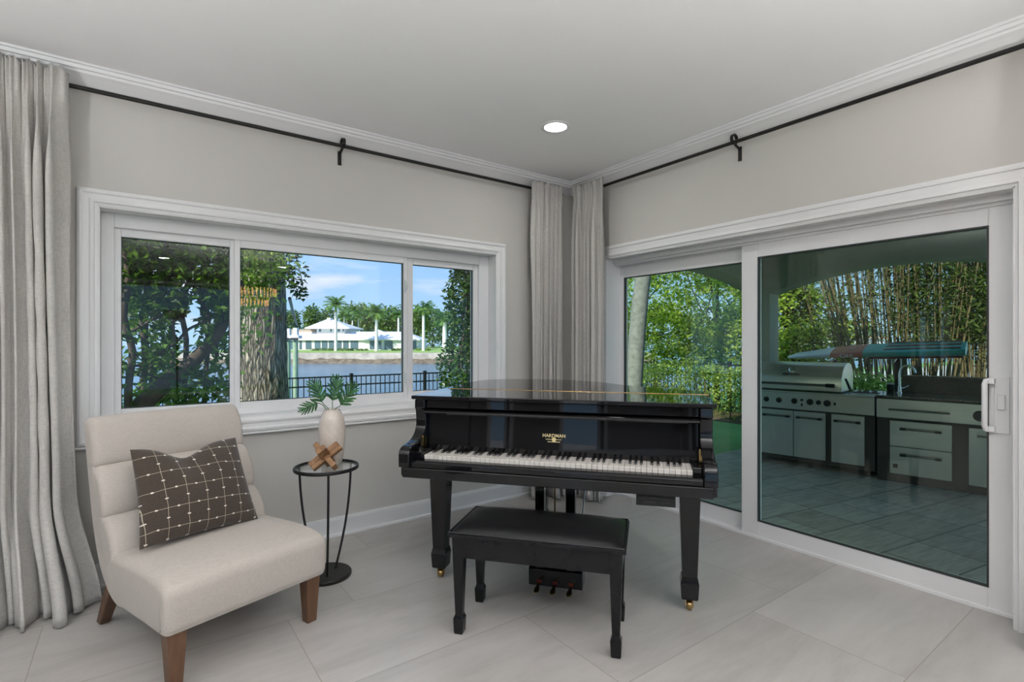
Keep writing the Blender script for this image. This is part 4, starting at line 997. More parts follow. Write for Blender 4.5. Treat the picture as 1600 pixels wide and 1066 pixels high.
o = localized(MB().box(-0.215, 0.0665, 0.31, 0.61, 0.727, 0.752).build('granite_slab', 'granite', None, bevel=0.004)); tag(o, 'short speckled granite slab at the right side of the grill hood', 'countertop')
o = localized(MB().box(0.072, 1.61, -0.02, 0.62, 0.7335, 0.756).build('granite_countertop', 'granite', None, bevel=0.004)); tag(o, 'long speckled granite countertop on the outdoor kitchen cart', 'countertop')
o = thing('raised_backsplash', 'brown stone backsplash with a granite ledge behind the outdoor sink', 'backsplash', (GLOC[0], GLOC[1], -0.12), GR)
MB().box(0.206, 1.70, 0.625, 0.72, 0.0, 0.915 + Z0).build('panel', 'brownwall', o); MB().box(0.20, 1.71, 0.60, 0.755, 0.915 + Z0, 0.937 + Z0).build('ledge', 'granite', o, bevel=0.004)
def lw(x, y, z): return (GLOC[0] + x * math.cos(GR) - y * math.sin(GR), GLOC[1] + x * math.sin(GR) + y * math.cos(GR), z)
fc = thing('outdoor_faucet', 'curved chrome faucet standing on the outdoor granite countertop', 'faucet', lw(0.21, 0.44, 0.756), GR)
MB().lathe([(0.028, 0), (0.028, 0.008), (0.02, 0.014), (0.018, 0.075), (0.0, 0.08)], 20).build('faucet_base', 'chrome', fc, smooth=40)
MB().tube(catmull([(0, 0, 0.07), (0.0, 0, 0.20), (0.02, 0, 0.268), (0.068, 0, 0.295), (0.115, 0, 0.27), (0.135, 0, 0.218)], 6), 0.0125, 12).build('spout', 'chrome', fc, smooth=60)
MB().tube([(0.018, 0, 0.05), (0.05, -0.02, 0.06), (0.085, -0.03, 0.085)], [0.008, 0.006, 0.005], 8).build('lever', 'chrome', fc, smooth=60)
cup = MB().lathe([(0.0, 0.0), (0.030, 0.0), (0.034, 0.01), (0.036, 0.09), (0.033, 0.092), (0.0, 0.086)], 24).build('dark_cup', 'blackplastic', None, smooth=40); cup.location = lw(0.12, 0.50, 0.756)
tag(cup, 'dark cup beside the chrome faucet on the outdoor countertop', 'cup')
rim = MB().lathe([(0.037, 0.083), (0.0385, 0.088), (0.037, 0.096), (0.034, 0.094)], 24).build('cup_rim', 'pilingcap', cup, smooth=40)

# paddleboard on a rack beyond the arch
bd = thing('paddleboard', 'paddleboard with white nose, red band and teal deck on a rack', 'paddleboard', lw(-0.28, 1.60, 1.19), GR)
bd.rotation_euler = (math.radians(12), math.radians(-2.2), GR)
def bring(x):
    t = (x + 0.97) / 1.94; w = 0.29 * (math.sin(PI * min(1, t * 1.25) / 2) ** 0.40) * (1 - 0.22 * smoothstep(0.75, 1.0, t)); h = 0.052 * (0.42 + 0.58 * smoothstep(0.0, 0.5, t)) * min(1, 0.35 + t * 12)
    zc = h - 0.052 - 0.02 * (1 - smoothstep(0, 0.35, t))
    out = []
    for k in range(20):
        th = 2 * PI * k / 20; c, s_ = math.cos(th), math.sin(th)
        out.append((x, math.copysign(abs(c) ** 0.45, c) * max(w, 0.012), zc + math.copysign(abs(s_) ** 0.7, s_) * h))
    return out
def bseg(name, x0, x1, mat, n): 
    mb = MB(); mb.loft([bring(x0 + (x1 - x0) * k / n) for k in range(n + 1)]); return mb.build(name, mat, bd, smooth=50)
bseg('nose', -0.97, -0.385, 'boardwhite', 14); rb = bseg('red_band', -0.385, -0.015, 'boardred', 6); tb = bseg('teal_body', -0.015, 0.97, 'boardteal', 14)
for yy, w in ((-0.16, 0.03), (0.02, 0.05), (0.20, 0.03)): MB().box(0.20, 0.93, yy - w, yy + w, 0.050, 0.0545).build('deck_stripe', 'boarddark', tb)
mb = MB(); mb.box(0.05, 0.95, -0.292, -0.270, -0.045, -0.022); mb.build('rail_stripe', 'boarddark', tb, bevel=0.004)
text_mesh('OH', 0.062, 'board_lettering', 'boardwhite', rb, (-0.19, -0.2885, 0.002), (PI / 2, 0, 0), ext=0.002, sx=1.5)
rack = thing('board_rack', 'dark metal rack with two posts holding the paddleboard', 'rack', lw(-0.05, 1.60, -0.125), GR)
for x in (-0.60, 0.085):
    zt = 1.205 + (x + 0.23) * 0.04
    mb = MB(); mb.box(x - 0.028, x + 0.028, -0.03, 0.03, 0.0, zt); p = mb.build('post', 'cabinet', rack)
    mb = MB(); mb.tube([(x, -0.30, zt - 0.035), (x, 0.30, zt + 0.09)], 0.011, 8); mb.build('arm', 'steel', p, smooth=50)

# ------------------------------------------------------------------ fences
def fence_run(label, P, Q, npan, h=1.2, group='black metal fences'):
    t = thing('metal_fence', label, 'fence', P, math.atan2(Q[1] - P[1], Q[0] - P[0]), group)
    L = math.hypot(Q[0] - P[0], Q[1] - P[1]); w = L / npan
    post0 = pan0 = None
    for k in range(npan + 1):
        if post0 is None:
            mb = MB(); mb.box(-0.032, 0.032, -0.032, 0.032, 0, h + 0.03); mb.post(0, 0, [(h + 0.03, 0.078), (h + 0.045, 0.078), (h + 0.065, 0.02)]); post0 = o = mb.build('post', 'iron', t)
        else: o = post0.copy(); COL.objects.link(o)
        o.location = (k * w, 0, 0)
    for k in range(npan):
        if pan0 is None:
            mb = MB()
            for z in (0.12, h - 0.20, h - 0.005): mb.box(0.03, w - 0.03, -0.014, 0.014, z - 0.016, z + 0.016)
            m = int(round(w / 0.112))
            for i in range(1, m): mb.box(w * i / m - 0.0085, w * i / m + 0.0085, -0.0085, 0.0085, 0.05, h - 0.005)
            pan0 = o = mb.build('picket_panel', 'iron', t)
        else: o = pan0.copy(); COL.objects.link(o)
        o.location = (k * w, 0, 0)
fence_run('black metal picket fence along the water', (3.97 - 1.83 * 5, 11.66, -0.66), (3.97 + 1.83 * 3, 11.63, -0.66), 8)
fence_run('black metal picket fence half buried behind the green hedge', (9.72, 9.6, -0.14), (9.82, 4.1, -0.14), 3, 0.98)

# ------------------------------------------------------------------ near trees and shrubs by the window
oak = thing('oak_tree', 'thick oak tree with rugged bark beyond the middle window pane', 'tree', (1.3, 7.09, -0.15))
rings = []; nk = 72; nz_ = 90
for j in range(nz_ + 1):
    z = -0.1 + 5.1 * j / nz_; r = 0.285 + 0.16 * math.exp(-max(0, z) / 0.35) + 0.012 * math.sin(z * 1.3); ring = []
    for k in range(nk):
        th = 2 * PI * k / nk; p = Vector((math.cos(th), math.sin(th), 0))
        rr_ = r * (1 + 0.05 * noise.noise(p * 1.5 + Vector((0, 0, z * 0.5))) + 0.045 * noise.noise(Vector((p.x * 7, p.y * 7, z * 2.2))) + 0.03 * noise.noise(Vector((p.x * 16, p.y * 16, z * 5))))
        ring.append((p.x * rr_ - 0.012 * z, p.y * rr_, z))
    rings.append(ring)
MB().loft(rings).build('trunk', 'bark', oak, smooth=180)
rr = random.Random(12); mb = MB()
for tgt, r0 in (((-2.6, -0.6, 5.6), 0.14), ((1.2, 2.2, 6.2), 0.15), ((2.4, -1.6, 5.8), 0.12), ((-0.8, -2.2, 5.2), 0.11)):
    b = Vector((-0.05, 0, 4.4)); T = Vector(tgt); mb.tube(catmull([b, b.lerp(T, 0.35) + Vector((0, 0, 0.35)), b.lerp(T, 0.7) + Vector((0, 0, 0.2)), T], 5), [r0 * (1 - 0.045 * i) for i in range(16)], 10)
mb.build('limbs', 'branch', oak, smooth=60)
mb = MB()
for c, rad, n in (((-1.5, -0.4, 5.8), (2.2, 2, 1.2), 1500), ((1.0, 1.5, 6.2), (2, 2, 1.2), 1200), ((1.5, -1.2, 5.8), (1.8, 1.6, 1.0), 1000)): blob(mb, c, rad, n, 0.16, 0.09, rr)
fol(mb, 'canopy', 'treeleaf', oak)

def wob(P, Q, n, amp, rr):
    P, Q = Vector(P), Vector(Q); out = []
    for i in range(n + 1):
        t = i / n; e = amp * math.sin(PI * t) if 0 < i < n else 0
        out.append(P.lerp(Q, t) + Vector((rr.uniform(-e, e), rr.uniform(-e, e), rr.uniform(-e, e) * 0.5)))
    return catmull(out, 3)
# dense shrub filling the left pane
sh = thing('shrub', 'dense dark leafy shrub with many stems outside the left window pane', 'shrub', (0.3, 5.5, -0.125))
rr = random.Random(21); mb = MB(); o0 = Vector((0.3, 5.5, -0.125))
def P(px, y, d):
    Yv = 4.75 + (d - 4.7) * 0.72; d = Yv / (0.809 - 0.588 * (px - 800) / 811.0); q = Vector(fr(px, d, zy(y, d))); return q - o0
stems = [(202, 660, 198, 330, 5.0, .026), (222, 660, 240, 330, 5.3, .02), (236, 650, 232, 330, 5.6, .028), (288, 640, 292, 320, 5.4, .022), (318, 640, 316, 320, 5.8, .02), (262, 650, 275, 340, 6.0, .016), (340, 560, 338, 330, 5.9, .018), (212, 640, 262, 340, 5.6, .014)]
for x0, y0_, x1, y1_, d, r in stems: mb.tube(wob(P(x0, y0_, d), P(x1, y1_, d + 0.1), 6, 0.05, rr), r, 7)
mb.tube(catmull([P(205, 650, 5.0), P(245, 612, 5.05), P(290, 575, 5.1), P(330, 535, 5.2), P(352, 500, 5.3), P(375, 440, 5.5)], 5), [0.075 - 0.0016 * i for i in range(26)], 9)
for a, b, d in (((200, 520), (300, 470), 5.2), ((255, 600), (200, 560), 5.1), ((240, 560), (330, 490), 5.4), ((285, 575), (345, 610), 5.1), ((200, 600), (260, 540), 5.3), ((196, 470), (260, 380), 5.3), ((270, 560), (300, 430), 5.2), ((330, 540), (300, 400), 5.3), ((220, 470), (320, 400), 5.5)):
    mb.tube(wob(P(*a, d), P(*b, d), 5, 0.05, rr), 0.011, 6)
mb.build('stems', 'branch', sh, smooth=60)
mb = MB()
for _ in range(15000):
    px_ = rr.uniform(170, 372); y_ = 345 + 300 * rr.random() ** 1.25; d = rr.uniform(4.9, 6.6)
    dens = 1.0 if y_ < 490 else (0.55 if y_ < 580 else 0.40)
    if noise.noise(Vector((px_ * 0.022, y_ * 0.022, d))) < -0.25 + (0.0 if y_ < 490 else 0.22): continue
    if rr.random() > dens: continue
    p = P(px_, y_, d); leaf(mb, p, 0.075, 0.046, rr)
for _ in range(90):
    p = P(rr.uniform(262, 352), rr.uniform(575, 632), rr.uniform(4.7, 4.95)); leaf(mb, p, 0.085, 0.07, rr)
fol(mb, 'foliage', 'shrubleaf', sh)
# vine leaves hanging across the top of the oak
vn = thing('hanging_vine', 'leafy vine hanging in front of the upper oak trunk', 'vine', (1.15, 6.1, 3.6))
o1 = Vector((1.15, 6.1, 3.6)); mb = MB(); lf = MB()
def PV(px, y, d): return Vector(fr(px, d, zy(y, d))) - o1
for a, b, d, n in (((395, 250), (380, 470), 5.6, 260), ((420, 250), (400, 500), 5.7, 260), ((445, 250), (415, 470), 5.6, 200), ((375, 250), (378, 560), 5.5, 260), ((430, 260), (445, 430), 5.8, 160), ((385, 255), (392, 420), 5.4, 220), ((410, 250), (425, 440), 5.5, 200)):
    path = wob(PV(*a, d), PV(*b, d + 0.1), 6, 0.06, rr); mb.tube(path, 0.006, 5)
    for _ in range(n):
        q = path[int(min(1, rr.random() ** 0.8) * (len(path) - 1))]
        leaf(lf, (q.x + rr.gauss(0, 0.10), q.y + rr.gauss(0, 0.1), q.z + rr.gauss(0, 0.07)), 0.085, 0.055, rr)
mb.build('vine_stem', 'branch', vn, smooth=60); fol(lf, 'vine_leaves', 'treeleaf', vn)
tw = thing('leafy_twig', 'dark leafy twig hanging right of the oak trunk against the sky', 'branch', (1.62, 6.2, 3.4))
o2 = Vector((1.62, 6.2, 3.4)); mb = MB(); lf = MB()
def PT(px, y, d): return Vector(fr(px, d, zy(y, d))) - o2
for pts in ([(448, 240), (455, 370), (462, 400), (470, 428), (474, 452)], [(455, 370), (452, 420), (458, 442), (466, 455), (472, 462)], [(455, 380), (448, 400), (450, 425), (452, 440)]):
    path = catmull([PT(x, y, 6.2) for x, y in pts], 6); mb.tube(path, 0.005, 5)
    for q in path[4:]:
        for _ in range(3): leaf(lf, (q.x + rr.gauss(0, 0.03), q.y + rr.gauss(0, 0.05), q.z + rr.gauss(0, 0.03)), 0.075, 0.05, rr)
mb.build('twig', 'branch', tw, smooth=60); fol(lf, 'twig_leaves', 'ficusleaf', tw)
# ficus at the right pane
fx = fr(722, 7.2); fc_ = thing('ficus_shrub', 'tall dark glossy shrub outside the right window pane', 'shrub', (fx[0], fx[1], -0.125))
mb = MB(); st = MB(); rr = random.Random(5)
for k in range(7): st.tube(wob((rr.uniform(-.2, .2), rr.uniform(-.2, .2), 0), (rr.uniform(-.1, .4), rr.uniform(-.3, .3), rr.uniform(2.0, 3.0)), 5, 0.06, rr), 0.014, 6)
for _ in range(11000):
    z = rr.uniform(0.0, 3.2); edge = (0.44 + 0.10 * math.sin(z * 2.1 + 0.6) + 0.06 * math.sin(z * 7)) * (0.75 + 0.25 * smoothstep(0, .7, z))
    th = rr.uniform(0, 2 * PI); r = edge * rr.random() ** 0.45
    p = Vector((r * math.cos(th), r * math.sin(th), z)) + Vector(FR + (0,)) * 0.16
    leaf(mb, p, 0.068, 0.044, rr)
st.build('stems', 'branch', fc_, smooth=60); fol(mb, 'foliage', 'ficusleaf', fc_)

# ------------------------------------------------------------------ garden seen through the door
def palm_crown(mb, c, n, L, rr, leafl, droop=0.55, pairs=16, w=0.05):
    for k in range(n):
        th = 2 * PI * k / n + rr.uniform(-.2, .2); el = rr.uniform(-0.15, 1.15); prev = None
        d = Vector((math.cos(th) * math.cos(el), math.sin(th) * math.cos(el), math.sin(el))); p = Vector(c); sg = L / pairs
        side = Vector((-math.sin(th), math.cos(th), 0))
        for i in range(pairs):
            t = i / pairs; q = p + d * sg; d = (d + Vector((0, 0, -droop * 2.2 / pairs * (0.5 + t)))).normalized()
            ll = leafl * (0.45 + 0.8 * math.sin(PI * (0.1 + 0.85 * t)))
            for s in (-1, 1):
                e = (side * s + d * 0.55 + Vector((0, 0, -0.35 - 0.3 * rr.random()))).normalized() * ll
                b = len(mb.v); mb.v += [tuple(p), tuple(p + d * w), tuple(p + e)]; mb.f.append((b, b + 1, b + 2)); mb.mi.append(0)
            p = q
def palm(label, loc, h, r, n, L, leafl, seed, mat='palegrey', lean=(0, 0), shaft=0.0, pairs=12, w=0.12, group='palms across the water', name='palm_tree'):
    rr = random.Random(seed); t = thing(name, label, 'palm', loc, 0, group)
    pts = catmull([(0, 0, -0.2), (lean[0] * 0.3, lean[1] * 0.3, h * 0.4), (lean[0] * 0.75, lean[1] * 0.75, h * 0.75), (lean[0], lean[1], h)], 6)
    mb = MB(); mb.tube(pts, [r * (1.18 - 0.3 * i / (len(pts) - 1)) for i in range(len(pts))], 16); mb.build('trunk', mat, t, smooth=60)
    if shaft: MB().tube([(lean[0], lean[1], h - 0.1), (lean[0], lean[1], h + shaft)], [r * 1.05, r * 0.5], 10).build('crownshaft', 'crownshaft', t, smooth=60)
    mb = MB(); palm_crown(mb, (lean[0], lean[1], h + shaft), n, L, rr, leafl, pairs=pairs, w=w); fol(mb, 'crown', 'palmleaf', t)
pb = fr(985, 8.2); pt = fr(1008, 8.2); lean = ((pt[0] - pb[0]) * 1.9, (pt[1] - pb[1]) * 1.9)
palm('leaning grey ringed palm trunk on the lawn by the hedge', (pb[0], pb[1], -0.13), 4.6, 0.118, 14, 2.2, 0.5, 77, 'palmtrunk', lean, 0.4, 20, 0.05, 'palm on the lawn')
hd = thing('hedge', 'green clipped hedge along the far edge of the lawn', 'hedge', (9.1, 6.4, -0.14)); rr = random.Random(31)
mb = MB(); st = MB()
for _ in range(30000):
    y = rr.uniform(-3.6, 3.4); z = 1.28 * rr.random() ** 0.6; x = rr.uniform(-0.5, 0.6)
    if z > 1.0 + 0.3 * noise.noise(Vector((y * 1.3, x, 3.1))): continue
    if noise.noise(Vector((x * 2, y * 2.2, z * 2.2))) < -0.28: continue
    leaf(mb, (x, y, z), 0.066, 0.036, rr)
for _ in range(110):
    y = rr.uniform(-3.5, 3.4); x = rr.uniform(-0.4, 0.4); st.tube([(x, y, 0), (x + rr.uniform(-.1, .1), y + rr.uniform(-.12, .12), rr.uniform(0.5, 0.9))], [0.012, 0.006], 5)
st.build('stems', 'cane', hd, smooth=60); fol(mb, 'foliage', 'hedgeleaf', hd)
tag(MB().box(8.5, 9.9, 2.9, 9.8, -0.15, -0.112).build('trim_mulch_bed', 'mulch'), 'brown leaf litter bed under the hedge', 'garden bed', None, 'structure')
def bushy_tree(label, loc, h, blobs, n, L, W, mat, seed, group='garden trees', r=0.06, name='leafy_tree'):
    rr = random.Random(seed); t = thing(name, label, 'tree', loc, 0, group); mb = MB(); lf = MB()
    mb.tube(wob((0, 0, 0), (0.1, 0.1, h), 6, 0.08, rr), [r * (1 - 0.035 * i) for i in range(19)], 8)
    for (c, rad) in blobs:
        for _ in range(3):
            q = Vector(c) + Vector((rr.uniform(-1, 1) * rad[0], rr.uniform(-1, 1) * rad[1], rr.uniform(-.6, 1) * rad[2])) * 0.6; mb.tube(wob((0.05, 0.05, h * rr.uniform(0.3, 0.75)), q, 4, 0.06, rr), [r * 0.38 * (1 - 0.05 * i) for i in range(13)], 6)
        blob(lf, c, rad, n, L, W, rr, 0.5, 0.4)
    mb.build('trunk', 'branch', t, smooth=60); fol(lf, 'foliage', mat, t)
bushy_tree('bright broadleaf tree rising behind the hedge, left of the others', (10.2, 8.6, -0.14), 3.4, [((0, 0, 2.6), (1.2, 1.2, 1.1)), ((0.2, -0.8, 1.6), (0.9, 0.9, 0.8)), ((-0.3, 0.7, 1.7), (0.9, 0.8, 0.9)), ((0, 0, 3.9), (1.2, 1.2, 0.9))], 3600, 0.095, 0.062, 'treeleaf', 41)
bushy_tree('bright broadleaf tree rising behind the middle of the hedge', (10.6, 6.7, -0.14), 3.6, [((0, 0, 2.4), (1.0, 1.0, 0.9)), ((0.1, -0.6, 1.5), (0.8, 0.8, 0.7)), ((-0.1, 0.5, 3.6), (1.2, 1.1, 0.9)), ((0, 0.4, 1.5), (0.9, 0.9, 0.6))], 2800, 0.095, 0.062, 'treeleaf', 42)
bushy_tree('bright broadleaf tree behind the hedge nearest the patio arch', (10.4, 5.0, -0.14), 3.4, [((0, 0, 1.9), (0.9, 0.9, 0.9)), ((0.1, 0.5, 2.9), (1.0, 1.0, 0.9)), ((-0.1, -0.4, 1.2), (0.8, 0.9, 0.7)), ((0, -0.2, 3.8), (1.0, 1.0, 0.8))], 2800, 0.085, 0.056, 'treeleaf', 43)
bx_ = fr(1252, 10.2); bushy_tree('yellow green bush beyond the left end of the patio arch', (bx_[0], bx_[1], -0.14), 2.6, [((0, 0, 1.5), (0.42, 0.42, 0.8)), ((0, 0.1, 2.2), (0.36, 0.36, 0.55)), ((0, 0, 0.8), (0.45, 0.45, 0.6))], 1100, 0.12, 0.040, 'bambooleaf', 44, r=0.03)
# bamboo
rr = random.Random(9)
CL = [(1318, 9.6, 6, -0.10), (1348, 9.2, 15, -0.12), (1382, 8.9, 22, -0.08), (1418, 9.3, 25, -0.02), (1455, 8.8, 27, 0.02), (1492, 9.2, 28, 0.05), (1528, 8.7, 26, 0.06), (1566, 9.0, 22, 0.08)]
WHICH = ['sparse tan bamboo clump at the left edge of the bamboo', 'second tan bamboo clump from the left beyond the patio arch', 'third tan bamboo clump from the left, behind the red board band', 'fourth tan bamboo clump from the left, behind the teal board', 'tan bamboo clump behind the chrome faucet', 'dense tan bamboo clump right of the faucet', 'tan bamboo clump second from the right end', 'rightmost tan bamboo clump beside the door frame']
for (px_, d, n, ln), lab in zip(CL, WHICH):
    c = Vector(fr(px_, d, -0.14)); t = thing('bamboo_clump', lab, 'bamboo', c, 0, 'bamboo clumps'); lf = MB()
    for k in range(n):
        a = rr.uniform(0, 2 * PI); r0 = 0.30 * rr.random() ** 0.5; b = Vector((r0 * math.cos(a), r0 * math.sin(a), 0)); h = rr.uniform(4.0, 5.6)
        tip = b * 2.4 + Vector(FR + (0,)) * (ln * h * rr.uniform(0.4, 1.9)) + Vector((rr.uniform(-.35, .35), rr.uniform(-.35, .35), h))
        pts = catmull([b, b.lerp(tip, 0.33) - Vector(FR + (0,)) * ln * 0.25, b.lerp(tip, 0.66), tip], 6); r = rr.uniform(0.009, 0.02)
        mb = MB(); mb.tube(pts, [r * (1 - 0.025 * i) for i in range(len(pts))], 7)
        for i in range(1, len(pts) - 1): mb.lathe([(r * 1.0, -0.006), (r * 1.22, 0), (r * 1.0, 0.006)], 7, tuple(pts[i]))
        mb.build('cane', 'cane', t, smooth=60)
        for q in pts[6:]:
            dens = 16 if px_ > 1440 else 6
            for _ in range(dens):
                leaf(lf, (q.x + rr.gauss(0, 0.16), q.y + rr.gauss(0, 0.16), q.z + rr.gauss(0, 0.14)), 0.13, 0.028, rr)
    fol(lf, 'foliage', 'bambooleaf', t)
# ------------------------------------------------------------------ far shore
BR = math.atan2(FR[1], FR[0])
def far(px, y, d): s = (px - 800) / 811.0 * d; return (s, d, zy(y, d))
def frame(o): o.rotation_euler = (0, 0, BR); return o
def fstruct(mb, name, mat, label, cat): o = mb.build(name, mat, None); frame(o); return tag(o, label, cat, None, 'structure')
mb = MB(); mb.box(-75, 30, 112, 113.5, -5, -0.95); fstruct(mb, 'trim_far_seawall', 'seawall', 'grey concrete seawall across the water', 'seawall')
mb = MB(); rr = random.Random(3); rings = []
for k in range(70):
    s = -75 + 105 * k / 69; a = rr.uniform(0.7, 1.5); rings.append([(s, 112.2, -2.2 + rr.uniform(-.25, .25)), (s, 111.6 - a * 0.4, -2.5 + rr.uniform(-.2, .2)), (s, 110.8 - a, -3.3), (s, 112.2, -3.4)])
mb.loft(rings); fstruct(mb, 'trim_rubble', 'rubble', 'dark rubble strip at the foot of the far seawall', 'rubble')
mb = MB(); mb.add([(-75, 112, -0.93), (30, 112, -0.93), (30, 134, -0.70), (30, 260, -0.6), (-75, 260, -0.6), (-75, 134, -0.70)], [(0, 1, 2, 5), (5, 2, 3, 4)])
fstruct(mb, 'far_lawn', 'farlawn', 'sunny green lawn across the water', 'lawn')
H = thing('waterfront_house', 'low white house with a white roof across the water', 'house', (0, 0, 0), BR)
D = 135.0
def hb(name, px0, px1, ya, yb, d0, d1, mat, par=H):
    a = far(px0, ya, D); b = far(px1, yb, D); return MB().box(a[0], b[0], d0, d1, min(a[2], b[2]), max(a[2], b[2])).build(name, mat, par)
w1 = hb('wall', 440, 655, 531, 549, 135, 147, 'whitewall')
for a, b in ((449, 461), (468, 472), (478, 487), (492, 501), (503, 512), (514, 523), (525, 534), (536.5, 545), (548, 560), (578, 588), (590, 596), (601, 614), (628, 640), (643, 651)):
    f = hb('window', a, b, 532.5, 546, 134.93, 135.0, 'houseglass', w1)
def hiproof(name, px0, px1, yeave, pxr0, pxr1, yr, d0, d1, mat='whiteroof'):
    a, b = far(px0, yeave, D), far(px1, yeave, D); r0, r1 = far(pxr0, yr, D + (d1 - d0) / 2), far(pxr1, yr, D + (d1 - d0) / 2); m = (d0 + d1) / 2; e = a[2]
    vs = [(a[0], d0, e), (b[0], d0, e), (b[0], d1, e), (a[0], d1, e), (r0[0], m, r0[2]), (r1[0], m, r1[2]), (a[0], d0, e - 0.25), (b[0], d0, e - 0.25), (b[0], d1, e - 0.25), (a[0], d1, e - 0.25)]
    return MB().add(vs, [(0, 1, 5, 4), (1, 2, 5), (2, 3, 4, 5), (3, 0, 4), (0, 6, 7, 1), (1, 7, 8, 2), (2, 8, 9, 3), (3, 9, 6, 0), (6, 9, 8, 7)]).build(name, mat, H)
hiproof('roof', 436, 657, 530.5, 470, 636, 518.5, 134.3, 148)
hiproof('roof', 566, 622, 530.2, 591, 594, 515.5, 134.0, 147)
w2 = hb('upper_wall', 486, 531, 510.5, 524, 139, 150, 'whitewall')
for a, b in ((490, 493), (508, 510.5), (520, 523.5), (528, 530)): hb('upper_window', a, b, 513.5, 518, 138.9, 139.0, 'houseglass', w2)
hiproof('roof', 470, 541, 512, 507, 514, 498, 137.5, 151)
hb('chimney', 494, 499.5, 494.5, 506, 143, 145, 'whitewall')
hb('lower_wing_wall', 440, 489, 514, 522, 141, 149, 'tanroof')
# shore planting
def fthing(name, label, cat, px, y, d, group=None):
    p = far(px, y, d); return thing(name, label, cat, (p[0] * math.cos(BR) - p[1] * math.sin(BR), p[0] * math.sin(BR) + p[1] * math.cos(BR), p[2]), BR, group)
for px0, px1, lab in ((487, 553, 'low clipped hedge before the glass front of the white house'), (557, 575, 'low clipped hedge right of the middle lawn palm'), (612, 627, 'round clipped shrub before the right wing of the white house'), (650, 672, 'yellowish low hedge at the foot of the right palm')):
    t = fthing('clipped_hedge', lab, 'hedge', (px0 + px1) / 2, 550, 128, 'clipped hedges across the water'); hw = (px1 - px0) / 811 * 128 / 2; mb = MB(); rr = random.Random(px0)
    for _ in range(int(hw * 120)): leaf(mb, (rr.uniform(-hw, hw), rr.uniform(-.5, .5), 0.75 * rr.random() ** 0.6), 0.4, 0.28, rr)
    fol(mb, 'foliage', 'farleaf' if px0 != 650 else 'hedgeleaf', t)
PL = [(525, 551.5, 487, 124, 0.34, 'tall royal palm on the far lawn before the house glass'), (588.5, 551.5, 499, 124, 0.36, 'royal palm with a yellow green shaft in front of the white house'), (662, 548, 492, 126, 0.34, 'royal palm on the far lawn right of the white house'), (695, 549, 503, 128, 0.5, 'thick royal palm at the far right beside the dark shrub'), (623, 548, 494, 158, 0.32, 'palm behind the white house next to the window mullion'),
      (538, 522, 494, 153, 0.16, 'thin palm trunk behind the house, left of a close pair'), (542, 522, 497, 161, 0.16, 'thin palm trunk behind the house, right of a close pair'), (551, 522, 489, 169, 0.2, 'pale slender palm rising above the low white roof'), (560, 522, 497, 157, 0.16, 'slender palm behind the roof right of the pale one')]
for i, (px_, yb, yc, d, r, lab) in enumerate(PL):
    b = far(px_, yb, d); h = zy(yc, d) - b[2] + (0 if d < 145 else 0); wl = (b[0] * math.cos(BR) - b[1] * math.sin(BR), b[0] * math.sin(BR) + b[1] * math.cos(BR), b[2])
    if d > 145: wl = (wl[0], wl[1], -0.7); h = zy(yc, d) + 0.7
    palm(lab, wl, h, r, 18 if d < 145 else 14, 3.3 if d < 145 else 2.8, 1.0, 100 + i, 'palegrey', (0, 0), 1.6 if i in (1, 0, 2) else 0.5, 9, 0.4)
rr = random.Random(55)
TW = ['left of the house roof', 'above the house chimney', 'behind the house ridge', 'behind the pale slender palm', 'right of the slender palms', 'left of the shafted palm', 'behind the shafted palm', 'left of the window mullion', 'behind the window mullion', 'right of the window mullion', 'behind the right royal palm', 'far right beside the dark shrub']
for i, (px_, ytop, wpx) in enumerate([(455, 492, 26), (488, 487, 24), (512, 489, 26), (545, 486, 26), (566, 484, 28), (585, 488, 26), (604, 490, 28), (620, 489, 24), (642, 494, 26), (655, 490, 26), (676, 488, 28), (697, 492, 26)]):
    d = 178 + (i % 3) * 13; t = fthing('shore_tree', 'round green tree across the water, ' + TW[i], 'tree', px_, 540, d, 'trees across the water'); o = t; t.location.z = -0.65
    top = (zy(ytop, d) + 0.65) * 1.16; w = wpx / 811 * d * 0.62; mb = MB()
    for (cz, rz_, rw) in ((top * 0.72, top * 0.30, 0.85), (top * 0.38, top * 0.36, 1.0)): blob(mb, (0, 0, cz), (w * rw, w * 0.8, rz_), 650, 1.15, 0.75, rr, 0.5, 0.3)
    MB().tube([(0, 0, 0), (0, 0, top * 0.6)], [0.35, 0.2], 8).build('trunk', 'branch', t, smooth=60); fol(mb, 'foliage', 'farleaf', t)

# boat lift pilings in the water and the cable to the oak
for px_, d, lab in ((462, 18.0, 'sea green boat lift piling with a white motor cap in the water'), (450.5, 19.0, 'second sea green piling half hidden by the oak trunk')):
    p = fr(px_, d); t = thing('boat_lift_piling', lab, 'piling', (p[0], p[1], -3.4), BR, 'boat lift pilings')
    zt = zy(529, d) + 3.4
    MB().lathe([(0.095, 0.0), (0.095, zt - 2.35), (0.0, zt - 2.35)], 20).build('dark_base', 'blackplastic', t, smooth=40)
    MB().lathe([(0.0, zt - 2.35), (0.088, zt - 2.35), (0.088, zt), (0.0, zt)], 20).build('post', 'piling', t, smooth=40)
    mb = MB(); mb.box(-0.17, 0.17, -0.15, 0.15, zt, zt + 0.10); mb.box(-0.06, 0.09, -0.08, 0.08, zt + 0.10, zt + 0.36); c = mb.build('motor_cap', 'pilingcap', t, bevel=0.01)
    mb = MB(); mb.box(-0.10, 0.16, -0.18, -0.15, zt - 0.06, zt + 0.02); mb.build('drive_plate', 'blackplastic', c)
a = Vector((1.60, 7.02, 1.86)); b = Vector(fr(466, 17.9, zy(509, 17.9)))
